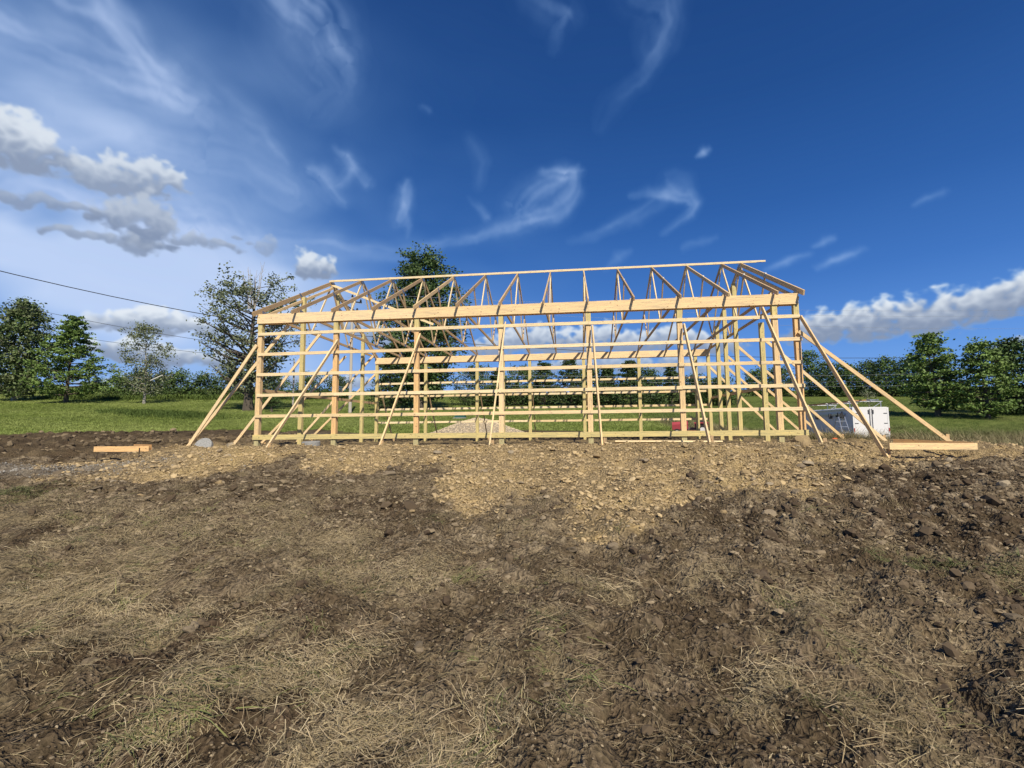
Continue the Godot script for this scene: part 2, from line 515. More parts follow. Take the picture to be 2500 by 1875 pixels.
func materials() -> void:
	var wa := wood_texture(4, 14)
	var wb := wood_texture(9, 7)
	timber("pine", Color(0.95, 0.84, 0.66), wa)
	timber("pine_pale", Color(0.955, 0.875, 0.715), wb)
	timber("pine_warm", Color(0.93, 0.775, 0.57), wa)
	timber("pine_b", Color(0.915, 0.805, 0.63), wb)
	timber("pine_c", Color(0.965, 0.865, 0.70), wb)
	timber("pale_b", Color(0.925, 0.835, 0.665), wa)
	timber("pale_c", Color(0.97, 0.90, 0.755), wa)
	timber("tan_b", Color(0.77, 0.665, 0.525), wa)
	timber("pine_tan", Color(0.85, 0.735, 0.575), wb)
	timber("treated", Color(0.84, 0.785, 0.565), wa)
	timber("treated_stub", Color(0.76, 0.73, 0.57), wb)
	timber("old_board", Color(0.80, 0.635, 0.45), wa)
	mat("plate", Color(0.60, 0.61, 0.62), 0.42, 0.75)
	# ground: earth colours come from the vertices, grain and relief from noise
	var grain := seamless(0.03, 21, 5, 1024)
	grain.convert(Image.FORMAT_RGB8)
	var g := mat("earth", Color.WHITE, 0.96)
	g.vertex_color_use_as_albedo = true
	g.metallic_specular = 0.2
	var gi := Image.create_empty(1024, 1024, false, Image.FORMAT_RGB8)
	for y in 1024:
		for x in 1024:
			var t := grain.get_pixel(x, y).r
			var u := 0.58 + 0.42 * smoothstep(0.18, 0.82, t)
			gi.set_pixel(x, y, Color(u, u, u))
	g.albedo_texture = ImageTexture.create_from_image(gi)
	g.heightmap_enabled = true
	g.heightmap_scale = 5.0
	g.heightmap_texture = ImageTexture.create_from_image(grain)
	g.uv1_triplanar = true
	g.uv1_world_triplanar = true
	g.uv1_scale = Vector3(0.8, 0.8, 0.8)
	for k in [["stone", 0.9], ["chip", 0.92], ["clod", 0.97], ["straw", 0.8], ["grass", 0.75], ["gravel", 0.9]]:
		var m := mat(k[0], Color.WHITE, k[1])
		m.vertex_color_use_as_albedo = true
		m.metallic_specular = 0.3
	M.grass.backlight = Color(0.35, 0.42, 0.12)
	M.straw.backlight = Color(0.25, 0.22, 0.14)
	var lf := mat("leaf", Color.WHITE, 0.62)
	lf.vertex_color_use_as_albedo = true
	lf.metallic_specular = 0.4
	lf.backlight = Color(0.50, 0.60, 0.16)
	var bark := mat("bark", lin(0.085, 0.07, 0.055), 0.95)
	bark.vertex_color_use_as_albedo = false
	mat("bark_pale", lin(0.30, 0.28, 0.25), 0.9)
	mat("dead_wood", lin(0.34, 0.31, 0.27), 0.9)
	var ct := seamless(0.05, 77, 4, 256)
	ct.convert(Image.FORMAT_RGB8)
	for y in 256:
		for x in 256:
			var t := 0.72 + 0.28 * ct.get_pixel(x, y).r
			ct.set_pixel(x, y, Color(t, t, t))
	var cc := mat("concrete", lin(0.37, 0.375, 0.37), 0.9)
	cc.albedo_texture = ImageTexture.create_from_image(ct)
	cc.uv1_triplanar = true
	cc.uv1_scale = Vector3(1.6, 1.6, 1.6)
	mat("white_paint", lin(0.68, 0.68, 0.69), 0.35)
	mat("trailer_white", lin(0.72, 0.715, 0.71), 0.35)
	mat("white_bark", lin(0.62, 0.60, 0.56), 0.8)
	mat("steel_dark", lin(0.10, 0.10, 0.105), 0.5, 0.4)
	mat("aluminium", lin(0.62, 0.63, 0.64), 0.38, 0.8)
	mat("black_rubber", lin(0.018, 0.018, 0.018), 0.85)
	mat("black_plastic", lin(0.025, 0.025, 0.026), 0.5)
	mat("red_lens", lin(0.35, 0.02, 0.02), 0.25)
	mat("mower_red", lin(0.36, 0.06, 0.075), 0.35)
	mat("pole_wood", lin(0.42, 0.385, 0.34), 0.9)
	mat("insulator", lin(0.03, 0.028, 0.027), 0.3)
	mat("cable", lin(0.02, 0.02, 0.022), 0.6)
	mat("bare_wire", lin(0.36, 0.37, 0.39), 0.45, 0.5)
	mat("stake_steel", lin(0.06, 0.045, 0.035), 0.8, 0.3)
	mat("box_green", lin(0.015, 0.085, 0.075), 0.5)
	mat("orange_cloth", lin(0.75, 0.16, 0.05), 0.8)


# ---------------------------------------------------------------- ground

func table(t: Array, z: float) -> float:
	var n := t.size()
	if z <= t[0]:
		return t[1]
	for i in range(0, n - 2, 2):
		if z <= t[i + 2]:
			return lerpf(t[i + 1], t[i + 3], (z - t[i]) / (t[i + 2] - t[i]))
	return t[n - 1]


func terrain(x: float, z: float) -> float:
	var ze := z + 0.42 * minf(0.0, x + 3.0) * smoothstep(0.0, -12.0, z)
	var s := smoothstep(17.0, 22.0, x)
	var n := lerpf(table(SLOPE_LEFT, ze), table(SLOPE_RIGHT, z), s)
	var zf := -0.1 + 2.4 * smoothstep(-3.0, 1.0, x) - 2.2 * smoothstep(14.0, 16.6, x)
	var m := smoothstep(-4.0, -2.5, x) * (1.0 - smoothstep(18.9, 20.6, x)) * smoothstep(-13.0, -10.0, z) * (1.0 - smoothstep(zf, zf + 2.8, z))
	var dip := 0.12 * exp(-(pow((x + 2.5) / 1.2, 2.0) + pow((z - 1.8) / 0.9, 2.0))) + 0.12 * exp(-(pow((x - 16.9) / 1.3, 2.0) + pow((z - 2.2) / 0.9, 2.0)))
	return lerpf(n, -0.3, m) - dip


func lawn_at(x: float, z: float) -> float:
	# 1 where turf or meadow grows, 0 on bare ground
	var edge := clampf(-15.3 - (x + 16.0) * 0.92, -17.0, -5.0)
	var n := na.get_noise_2d(x * 0.16, z * 0.16) * 2.6
	var l := smoothstep(edge + 0.8, edge - 1.4, z + n)
	if x > 15.0:
		var e2 := lerpf(-17.0, -0.6, smoothstep(15.0, 20.5, x))
		l = maxf(l, smoothstep(e2 + 0.5, e2 - 0.7, z + n * 0.3))
	return l


func heap_at(x: float, z: float) -> float:
	# where the tipped loads of fresh subsoil lie thickest
	var h := 1.3 * exp(-(pow((x - 7.6) / 0.9, 2.0) + pow((z - 4.6) / 1.6, 2.0))) + exp(-(pow((x - 12.2) / 0.8, 2.0) + pow((z - 4.2) / 1.6, 2.0)))
	h += exp(-(pow((x - 4.9) / 0.9, 2.0) + pow((z - 3.6) / 1.2, 2.0))) + exp(-(pow((x - 1.6) / 1.4, 2.0) + pow((z - 3.8) / 1.5, 2.0))) + exp(-(pow((x - 9.9) / 0.8, 2.0) + pow((z - 4.6) / 1.7, 2.0)))
	return h


func spill_at(x: float, z: float) -> float:
	# 1 on the yellow subsoil tipped round the pad
	if z < -12.5 or x < -5.0 or x > 21.0:
		return 0.0
	var b := table(SPILL, x)
	var n := na.get_noise_2d(x * 0.55 + 9.0, z * 0.55) * 1.6 + nb.get_noise_2d(x * 2.4, z * 2.4) * 0.7
	var s := smoothstep(b + 0.75, b - 0.75, z + n * 0.95)
	s *= smoothstep(-4.6, -2.4, x + n * 0.6) * smoothstep(20.6, 19.2, x)
	return s * smoothstep(-12.0, -9.5, z)


func straw_at(x: float, z: float) -> float:
	if z < 4.0:
		return 0.0
	var w := smoothstep(6.3, 9.6, z) * 0.54
	w += 0.50 * smoothstep(8.0, 4.0, x) * smoothstep(5.6, 7.4, z)
	w -= 0.22 * smoothstep(7.5, 9.5, x) + 0.16 * smoothstep(9.5, 12.0, x) * smoothstep(11.0, 9.0, z)
	var n := na.get_noise_2d(x * 0.7 + 31.0, z * 0.7) * 1.5 + nb.get_noise_2d(x * 1.9, z * 1.9 + 50.0) * 1.1
	return clampf(w - 0.46 + n * 0.85, 0.0, 1.0)


func ground_y(x: float, z: float) -> float:
	var y := terrain(x, z)
	var far := smoothstep(14.0, 17.0, x - 9.0) + smoothstep(32.0, 42.0, 9.0 - x) + lawn_at(x, z) * 0.8 + smoothstep(-11.0, -17.0, z) * (1.0 if x > -3.0 else 0.0)
	var bare := 1.0 - minf(1.0, far)
	if bare <= 0.0:
		return y + na.get_noise_2d(x * 0.05, z * 0.05) * 0.25
	y += na.get_noise_2d(x * 0.05, z * 0.05) * 0.25 * (1.0 - bare)
	var pad := smoothstep(-9.8, -9.0, z) * smoothstep(1.2, -0.4, z) * smoothstep(-1.5, 0.5, x) * smoothstep(17.0, 15.0, x)
	var k := bare * (1.0 - 0.55 * pad)
	var r := na.get_noise_2d(x * 0.75, z * 0.75) * 0.11
	r += (nr.get_noise_2d(x * 1.1 + 7.0, z * 1.1)) * 0.045
	r += nb.get_noise_2d(x * 3.1, z * 3.1) * 0.052
	r += na.get_noise_2d(x * 7.0, z * 7.0 + 20.0) * 0.026
	if x < -3.5 and z < 1.5:
		r += maxf(0.0, nr.get_noise_2d(x * 0.5 + 2.0, z * 0.6)) * 0.28 * smoothstep(-3.5, -6.0, x)
	if z > 1.5:
		r += nf.get_noise_2d(x * 19.0, z * 19.0) * 0.011
		r += heap_at(x, z) * 0.10
		r += maxf(0.0, nr.get_noise_2d(x * 2.3 + 3.0, z * 1.5 - x * 0.8)) * 0.045 * smoothstep(8.5, 10.5, x) * (1.0 - spill_at(x, z) * 0.6)
		var rut := smoothstep(8.0, 12.0, x) * smoothstep(2.5, 5.0, z)
		if rut > 0.0:
			r += nr.get_noise_2d((x + z * 0.25) * 0.85, (z - x * 0.2) * 0.30) * 0.085 * rut
	return y + r * k


func ground_color(x: float, z: float) -> Color:
	var n1 := na.get_noise_2d(x * 0.35 + 3.0, z * 0.35)
	var n2 := nb.get_noise_2d(x * 1.7, z * 1.7 + 12.0)
	var n3 := na.get_noise_2d(x * 5.0 + 8.0, z * 5.0)
	var l := lawn_at(x, z)
	var c := Color(0.092, 0.068, 0.043).lerp(Color(0.172, 0.131, 0.083), clampf(0.45 + n1 * 0.9 + n2 * 0.5, 0, 1))
	c = c.lerp(Color(0.092, 0.060, 0.042), clampf(n2 * 1.2 - n1 * 0.8 - 0.2, 0, 0.5))
	if z > 1.0:
		var crust := clampf((n3 * 0.9 + n2 * 0.9 + n1 * 0.5 - 0.02) * 2.8, 0, 1) * lerpf(0.35, 1.15, smoothstep(11.0, 7.5, z))
		c = c.lerp(Color(0.320, 0.258, 0.176), crust * 0.8)
		var mid := exp(-pow((x - 7.8) / 3.6, 2.0)) * smoothstep(9.3, 6.8, z)
		c = c.lerp(Color(0.245, 0.192, 0.122), clampf(mid * (0.62 + n1 * 0.8 + n2 * 0.7), 0, 0.85))
		var st := straw_at(x, z)
		c = c.lerp(Color(0.275, 0.222, 0.138).lerp(Color(0.165, 0.130, 0.078), clampf(0.5 + n3, 0, 1)), clampf(st * 1.9, 0, 0.85))
	var s := spill_at(x, z)
	if s > 0.0:
		var y := Color(0.455, 0.340, 0.180).lerp(Color(0.315, 0.242, 0.145), clampf(0.45 + n2 * 1.0 + n3 * 0.6, 0, 1))
		y = y.lerp(Color(0.515, 0.385, 0.19), clampf(n1 * 1.8, 0, 0.9))
		var between := clampf(na.get_noise_2d(x * 0.45 + 77.0, z * 0.6) * 2.4 + n3 * 0.5 + 0.15, 0, 1)
		y = y.lerp(Color(0.205, 0.157, 0.098), between * 0.8 * (1.0 - clampf(heap_at(x, z) * 1.2, 0, 1)))
		c = c.lerp(y, s)
	if x < 1.0 and z < 1.0:
		var tip := exp(-(pow((x + 9.8) / 2.4, 2.0) + pow((z + 7.1) / 0.7, 2.0))) + exp(-(pow((x + 7.2) / 2.6, 2.0) + pow((z + 9.0) / 0.9, 2.0))) + exp(-(pow((x + 4.2) / 1.6, 2.0) + pow((z + 5.0) / 2.4, 2.0)))
		c = c.lerp(Color(0.33, 0.25, 0.145), clampf(tip * 1.9 + n2 * 0.9 - 0.15, 0, 0.9))
	var gr := exp(-(pow((x + 1.6) / 2.2, 2.0) + pow((z - 4.3) / 0.9, 2.0))) + exp(-(pow((x + 0.5) / 5.5, 2.0) + pow((z + 15.4 + x * 0.12) / 1.5, 2.0)))
	c = c.lerp(Color(0.27, 0.26, 0.245), clampf(gr * 0.55 + n2 * 0.4 * gr, 0, 0.5))
	if l > 0.0:
		var g := Color(0.175, 0.225, 0.058).lerp(Color(0.260, 0.310, 0.096), clampf(0.5 + n1 * 0.6 + na.get_noise_2d(x * 0.07, z * 0.12) * 1.1, 0, 1))
		if x > 15.0:
			var dry := smoothstep(15.0, 20.0, x) * clampf(smoothstep(-34.0, -18.0, z) * 1.05 + na.get_noise_2d(x * 0.09, z * 0.2) * 0.45, 0, 1)
			g = g.lerp(Color(0.225, 0.188, 0.108), dry)
		g = g.lerp(Color(0.15, 0.20, 0.045), clampf(smoothstep(-45.0, -80.0, z) * 0.7 + n1 * 0.2, 0, 0.8))
		c = c.lerp(g, l)
	return c


func axis(parts: Array) -> PackedFloat32Array:
	var a := PackedFloat32Array()
	for p in parts:
		var n := int(ceil(absf(p[1] - p[0]) / p[2]))
		for i in n:
			a.append(lerpf(p[0], p[1], float(i) / n))
	a.append(parts[-1][1])
	return a


func build_ground() -> void:
	var xs := axis([[-700, -150, 55], [-150, -40, 5.5], [-40, -26, 1.0], [-26, -6, 0.22], [-6, 4.5, 0.075], [4.5, 14, 0.028], [14, 24, 0.07], [24, 60, 1.2], [60, 150, 6], [150, 700, 55]])
	var zs := axis([[30, 12.6, 1.5], [12.6, 9, 0.028], [9, 5.5, 0.04], [5.5, -1, 0.06], [-1, -12, 0.2], [-12, -60, 0.8], [-60, -150, 6], [-150, -800, 60]])
	var w := xs.size()
	var h := zs.size()
	var v := PackedVector3Array()
	var c := PackedColorArray()
	v.resize(w * h)
	c.resize(w * h)
	var i := 0
	for z in zs:
		for x in xs:
			v[i] = Vector3(x, ground_y(x, z), z)
			var q := ground_color(x, z)
			c[i] = Color(q.r / 0.8, q.g / 0.8, q.b / 0.8)
			i += 1
	var n := PackedVector3Array()
	n.resize(w * h)
	var idx := PackedInt32Array()
	idx.resize((w - 1) * (h - 1) * 6)
	var k := 0
	for b in h:
		for a in w:
			var at := b * w + a
			var dx := v[at + (1 if a < w - 1 else 0)] - v[at - (1 if a > 0 else 0)]
			var dz := v[at - (w if b > 0 else 0)] - v[at + (w if b < h - 1 else 0)]
			n[at] = dz.cross(dx).normalized()
			if a < w - 1 and b < h - 1:
				idx[k] = at; idx[k + 1] = at + w; idx[k + 2] = at + w + 1
				idx[k + 3] = at; idx[k + 4] = at + w + 1; idx[k + 5] = at + 1
				k += 6
	var arr := []
	arr.resize(Mesh.ARRAY_MAX)
	arr[Mesh.ARRAY_VERTEX] = v
	arr[Mesh.ARRAY_NORMAL] = n
	arr[Mesh.ARRAY_COLOR] = c
	arr[Mesh.ARRAY_INDEX] = idx
	var m := ArrayMesh.new()
	m.add_surface_from_arrays(Mesh.PRIMITIVE_TRIANGLES, arr)
	var g := part(self, "ground", m, M.earth)
	g.set_meta("kind", "structure")
	# the stones and hard lumps that can be told apart
	var kinds := []
	for j in 7:
		kinds.append(rock(100 + j, 0.42 if j < 4 else 0.72))
	var tints := []
	for cc in [lin(0.38, 0.30, 0.20), lin(0.47, 0.385, 0.265), lin(0.30, 0.235, 0.155), lin(0.46, 0.335, 0.175), lin(0.20, 0.155, 0.10)]:
		var sm := mat("stone_tone", cc, 0.92)
		sm.albedo_texture = M.earth.albedo_texture
		sm.uv1_triplanar = true
		sm.uv1_scale = Vector3(2, 2, 2)
		tints.append(sm)
	var made := 0
	while made < 270:
		var z := rng.randf_range(1.6, 11.6)
		var d := 14.2 - z
		var x := 9.35 - d * 0.12 + rng.randf_range(-1.0, 1.0) * d
		var st := straw_at(x, z)
		if rng.randf() < st * 1.4 or x < -3.0 or x > 22.0:
			continue
		var sp := spill_at(x, z)
		var s := rng.randf_range(0.02, 0.045) * (1.0 + rng.randf() * rng.randf() * 1.6) * clampf(d / 6.0, 0.55, 1.5)
		if z < 2.2 and s > 0.05:
			s = 0.05
		var b := Basis.from_euler(Vector3(rng.randf_range(-0.35, 0.35), rng.randf() * TAU, rng.randf_range(-0.35, 0.35))).scaled(Vector3(s, s, s))
		var o := part(g, "stone", kinds[rng.randi() % 7], tints[3 if sp > 0.5 and rng.randf() < 0.5 else (rng.randi() % 5 if z < 9.0 else [2, 4, 4][rng.randi() % 3])], Transform3D(b, Vector3(x, ground_y(x, z) + s * 0.12, z)))
		o.name = "stone" if made == 0 else "stone_%03d" % made
		made += 1


func rock(sd: int, flat: float) -> ArrayMesh:
	# a lump split once, each new corner pushed in or out
	var r := RandomNumberGenerator.new()
	r.seed = sd
	var arr := lump(sd, flat).surface_get_arrays(0)
	var v: PackedVector3Array = arr[Mesh.ARRAY_VERTEX]
	var ix: PackedInt32Array = arr[Mesh.ARRAY_INDEX]
	var s := Shape.new()
	s.v = v.duplicate()
	var mids := {}
	for t in range(0, ix.size(), 3):
		var m := []
		for e in 3:
			var p := ix[t + e]
			var q := ix[t + (e + 1) % 3]
			var key := Vector2i(mini(p, q), maxi(p, q))
			if not mids.has(key):
				mids[key] = s.v.size()
				s.v.append((v[p] + v[q]) * 0.5 * r.randf_range(0.95, 1.28))
			m.append(mids[key])
		s.idx.append_array(PackedInt32Array([ix[t], m[0], m[2], m[0], ix[t + 1], m[1], m[2], m[1], ix[t + 2], m[0], m[1], m[2]]))
	return s.make()


func lump(sd: int, flat: float) -> ArrayMesh:
	var r := RandomNumberGenerator.new()
	r.seed = sd
	var p := []
	var g := (1.0 + sqrt(5.0)) * 0.5
	for q in [[-1, g, 0], [1, g, 0], [-1, -g, 0], [1, -g, 0], [0, -1, g], [0, 1, g], [0, -1, -g], [0, 1, -g], [g, 0, -1], [g, 0, 1], [-g, 0, -1], [-g, 0, 1]]:
		var d := Vector3(q[0], q[1], q[2]).normalized() * r.randf_range(0.62, 1.2)
		p.append(Vector3(d.x * 1.15, d.y * flat, d.z * 0.9))
	var s := Shape.new()
	for v in p:
		s.v.append(v)
	s.idx = PackedInt32Array([0, 11, 5, 0, 5, 1, 0, 1, 7, 0, 7, 10, 0, 10, 11, 1, 5, 9, 5, 11, 4, 11, 10, 2, 10, 7, 6, 7, 1, 8, 3, 9, 4, 3, 4, 2, 3, 2, 6, 3, 6, 8, 3, 8, 9, 4, 9, 5, 2, 4, 11, 6, 2, 10, 8, 6, 7, 9, 8, 1])
	s.idx.reverse()
	return s.make()


# ---------------------------------------------------------------- barn frame

const FT := 0.3048
const LEN := 15.24
const ZC := -4.66
const RIDGE := 6.04
const PITCH := 0.48


func chord_under(z: float) -> float:
	return RIDGE - 0.1165 - PITCH * absf(z - ZC)


func post(barn: Node3D, x: float, z: float, top: float, kind: String) -> void:
	# three plies nailed together, the foot of treated lumber
	var p := group_part(barn, "post")
	p.global_position = Vector3(x, -0.3, z)
	var foot := -1.0
	var parts := []
	if kind == "near":
		parts = [["treated_foot", foot, -0.06, "treated_stub"], ["column", -0.06, 2.98, ["pine", "pine_warm", "pine_b", "pine_c"][rng.randi() % 4]], ["treated_top", 2.98, top, "treated"]]
	else:
		parts = [["column", foot, top, "treated"]]
	for q in parts:
		for k in 3:
			var px := x + (k - 1) * 0.0445
			var off := rng.randf_range(-0.002, 0.002)
			var b := board(p, q[0], Vector3(px, q[1], z + off), Vector3(px, q[2], z + off), Vector3(0, 0, 1), 0.138, 0.0428, M[q[3]])
			b.name = q[0] if k == 0 else "%s_%03d" % [q[0], k]


func truss(barn: Node3D, x: float, gable: bool, lean: int) -> void:
	var t := group_part(barn, "truss")
	t.global_position = Vector3(x, 3.65, ZC)
	var up := Vector3.UP
	var th := 0.038
	var dep := 0.135 if gable else 0.105
	var hv := dep * sqrt(1.0 + PITCH * PITCH)
	for s in [1.0, -1.0]:
		var tip := Vector3(x, RIDGE - PITCH * (4.66 + 0.28) - hv * 0.5, ZC + s * (4.66 + 0.28))
		var pk := Vector3(x, RIDGE - hv * 0.5 + 0.0, ZC + s * 0.012)
		board(t, "top_chord", tip, pk, up, dep, th, [M.pine_tan, M.tan_b, M.pine_b][rng.randi() % 3])
		var third := Vector3(x, 3.74, ZC + s * 1.553)
		var mid := Vector3(x, chord_under(ZC + s * 2.33) - 0.0, ZC + s * 2.33)
		board(t, "web", mid + Vector3(0, 0.03, 0), third + Vector3(0, -0.03, s * 0.04), Vector3(0, 0.5, 1), 0.070, th - 0.004, M.pine_tan)
		board(t, "web", Vector3(x, RIDGE - hv - 0.02, ZC + s * 0.05), third + Vector3(0, -0.03, -s * 0.04), Vector3(0, 0.5, 1), 0.070, th - 0.004, M.pine_pale)
		for q in [Vector3(x, 3.735, ZC + s * 4.42), mid + Vector3(0, 0.03, 0), third + Vector3(0, -0.045, 0)]:
			var sh := Shape.new()
			sh.box(Vector3(th + 0.003, 0.10, 0.20))
			var pl := part(t, "gusset_plate", sh.make(), M.plate)
			pl.global_transform = Transform3D(Basis(Vector3.RIGHT, -s * (0.45 if q.y > 3.8 else 0.2)) if q.y > 3.72 else Basis(), q)
		if gable:
			# the second board under the fly rafter of each gable
			var off := Vector3(0.045 * lean, -hv * 0.5 - 0.125, 0)
			board(t, "fly_rafter", tip + off + Vector3(0, 0.12, -s * 0.25), pk + off, up, 0.085, th, M.pine)
	board(t, "bottom_chord", Vector3(x, 3.695, ZC + 4.58), Vector3(x, 3.695, ZC - 4.58), up, 0.089, th - 0.002, M.pine_tan)
	var pp := Shape.new()
	pp.box(Vector3(th + 0.003, 0.12, 0.24))
	part(t, "gusset_plate", pp.make(), M.plate).global_position = Vector3(x, RIDGE - hv * 0.75, ZC)


func runs(barn: Node3D, called: String, y: float, z: float, cuts: Array, w: float, t: float, mats: Array, wob := 0.006) -> void:
	for i in cuts.size() - 1:
		var j := rng.randf_range(-wob, wob)
		board(barn, called, Vector3(cuts[i] + 0.0015, y + j, z), Vector3(cuts[i + 1] - 0.0015, y + rng.randf_range(-wob, wob), z), Vector3.UP, w, t, M[mats[rng.randi() % mats.size()]])


func brace(barn: Node3D, a: Vector3, b: Vector3, wdir: Vector3, stake: Vector3, m := "pine", w := 0.089) -> void:
	var g := group_part(barn, "brace")
	g.global_position = b
	var foot := b + (b - a).normalized() * 0.14
	board(g, "brace_board", a, foot, wdir, w, 0.038, M[m if m != "pine" else ["pine", "pine_b", "pine_c", "pale_b"][rng.randi() % 4]])
	if stake != Vector3.ZERO:
		var s := b + stake
		board(g, "stake", s + Vector3(0, -0.45, 0), s + Vector3(rng.randf_range(-0.02, 0.02), 0.17, 0.0), Vector3(1, 0, 0.2), 0.07, 0.036, M.tan_b if rng.randf() < 0.6 else M.pine_tan)


func build_barn() -> void:
	var barn := thing("barn_frame", "bare timber frame of a pole barn with roof trusses on a dirt pad", "building", Vector3(LEN / 2, -0.3, ZC))
	var xp := [0.067, 8 * FT, 16 * FT, 24 * FT, 32 * FT, 40 * FT, 48 * FT, LEN - 0.067]
	for x in xp:
		post(barn, x, -0.0705, 3.64, "near")
		post(barn, x, -9.253, 3.64, "far")
	post(barn, 20 * FT, -9.253, 3.36, "far")
	for z in [-2.45, -5.02, -7.53]:
		post(barn, 0.075, z, chord_under(z) - 0.05, "gable")
	for q in [[-2.6, 3.42], [-5.17, 5.42], [-6.5, 4.75], [-7.6, 4.35]]:
		post(barn, LEN - 0.075, q[0], q[1], "gable")
	# skirt board and girts
	runs(barn, "skirt_board", 0.0, 0.0195, [-0.02, 16 * FT, 32 * FT, LEN + 0.04], 0.142, 0.038, ["treated"], 0.003)
	var odd := [0.03, 16 * FT, 32 * FT, LEN + 0.0]
	var even := [0.06, 8 * FT, 24 * FT, 40 * FT, LEN + 0.02]
	for k in range(1, 6):
		runs(barn, "girt", 0.6096 * k, 0.0195, odd if k % 2 else even, 0.089, 0.038, ["pine_pale", "pale_b", "pale_c", "pine_pale", "pine_c"])
		runs(barn, "girt", 0.6096 * k, -9.3435, even if k % 2 else odd, 0.089, 0.038, ["pine_pale", "pale_b", "pale_c"])
	# headers, doubled on either face of the posts
	var hc := [-0.01, 16 * FT, 32 * FT, 48 * FT, LEN - 0.02]
	runs(barn, "header_board", 3.508, 0.0195, hc, 0.286, 0.038, ["pine", "pine_b", "pine_c"], 0.002)
	runs(barn, "header_board", 3.508, -0.1605, hc, 0.286, 0.038, ["pine"], 0.002)
	runs(barn, "header_board", 3.508, -9.163, hc, 0.286, 0.038, ["pine_c", "pine_b"], 0.002)
	runs(barn, "header_board", 3.508, -9.3435, hc, 0.286, 0.038, ["pine"], 0.002)
	# trusses every four feet, a fourteenth at the right gable
	for i in 13:
		truss(barn, 0.0 + i * 4 * FT + (0.0 if i else 0.012), i == 0, 1)
	truss(barn, LEN + 0.03, true, -1)
	for i in range(1, 14):
		var x := minf(i * 4 * FT, LEN) - 0.062
		if i < 13:
			board(barn, "cleat", Vector3(x, 3.40, -0.07), Vector3(x, 3.70, -0.07), Vector3(0, 0, 1), 0.13, 0.038, M.pine_pale)
	# ridge purlins
	board(barn, "purlin", Vector3(-0.06, RIDGE + 0.024, ZC - 0.03), Vector3(16.15, RIDGE + 0.024, ZC - 0.03), Vector3.UP, 0.062, 0.05, M.pale_c)
	board(barn, "purlin", Vector3(-0.02, RIDGE - 0.060, ZC + 0.20), Vector3(15.76, RIDGE - 0.060, ZC + 0.20), Vector3.UP, 0.062, 0.038, M.pine_pale)
	board(barn, "ridge_brace", Vector3(-0.05, 5.90, ZC + 0.10), Vector3(4.1, 4.17, ZC + 0.10), Vector3.UP, 0.085, 0.036, M.pine_pale)
	# rails nailed across the two gables
	board(barn, "gable_rail", Vector3(-0.020, 1.39, -0.05), Vector3(-0.020, 1.52, -9.3), Vector3.UP, 0.10, 0.038, M.pine_tan)
	board(barn, "gable_rail", Vector3(LEN + 0.022, 1.40, -2.4), Vector3(LEN + 0.022, 1.53, -9.36), Vector3.UP, 0.10, 0.038, M.pine_tan)
	# props out to stakes in front of the near wall
	for q in [[Vector3(2.56, 2.77, 0.10), Vector3(1.65, -0.31, 2.0)], [Vector3(5.02, 2.87, 0.10), Vector3(4.65, -0.12, 2.0)], [Vector3(7.46, 3.12, 0.10), Vector3(7.32, -0.19, 2.0)], [Vector3(9.85, 2.94, 0.10), Vector3(9.94, -0.21, 2.0)], [Vector3(12.27, 2.90, 0.10), Vector3(12.33, -0.19, 2.0)], [Vector3(14.29, 3.28, 0.08), Vector3(14.72, -0.29, 2.0)], [Vector3(15.24, 3.02, 0.06), Vector3(15.93, -0.38, 2.0)]]:
		var gy := ground_y(q[1].x, q[1].z)
		var b: Vector3 = q[0].lerp(q[1], (q[0].y - gy) / (q[0].y - q[1].y)) if gy < q[1].y else q[1]
		brace(barn, q[0], b, Vector3(0.25, 1, 1), Vector3(0.062 if q[1].x < 9.6 else 0.07, 0.0, -0.06))
	# long props square to the gables
	for q in [[Vector3(0.02, 2.72, 0.06), Vector3(-2.01, -0.23, 0.06)], [Vector3(0.86, 3.35, -0.20), Vector3(-2.2, -0.2, -0.20)], [Vector3(0.71, 3.62, -2.55), Vector3(-2.42, -0.27, -2.55)], [Vector3(0.40, 3.14, -5.12), Vector3(-2.93, -0.15, -5.12)], [Vector3(0.52, 3.53, -7.63), Vector3(-2.9, -0.18, -7.63)], [Vector3(0.10, 3.08, -9.38), Vector3(-3.2, -0.05, -9.38)]]:
		brace(barn, q[0], q[1], Vector3(1, 1, 0), Vector3(0.0, 0.0, -0.05))
	for q in [[Vector3(15.17, 2.63, 0.06), Vector3(18.52, -0.24, 0.06)], [Vector3(15.17, 3.01, -2.70), Vector3(18.56, -0.27, -2.70)], [Vector3(15.15, 3.21, -5.27), Vector3(18.63, -0.24, -5.27)], [Vector3(15.12, 3.06, -6.60), Vector3(18.67, -0.26, -6.60)], [Vector3(15.15, 3.0, -7.70), Vector3(18.51, -0.27, -7.70)], [Vector3(15.18, 2.98, -9.38), Vector3(18.1, -0.2, -9.38)]]:
		brace(barn, q[0], q[1], Vector3(1, 1, 0), Vector3(0.0, 0.0, -0.05))
	# props behind the far wall
	for x in [0.2, 2.5, 4.95, 7.4, 9.85, 12.3]:
		var y := terrain(x, -11.3)
		brace(barn, Vector3(x, 2.15, -9.36), Vector3(x + rng.randf_range(-0.1, 0.1), y, -11.3), Vector3(0, 1, -1), Vector3(0.06, 0, 0.05), "pine_tan", 0.075)


# ---------------------------------------------------------------- things on the site

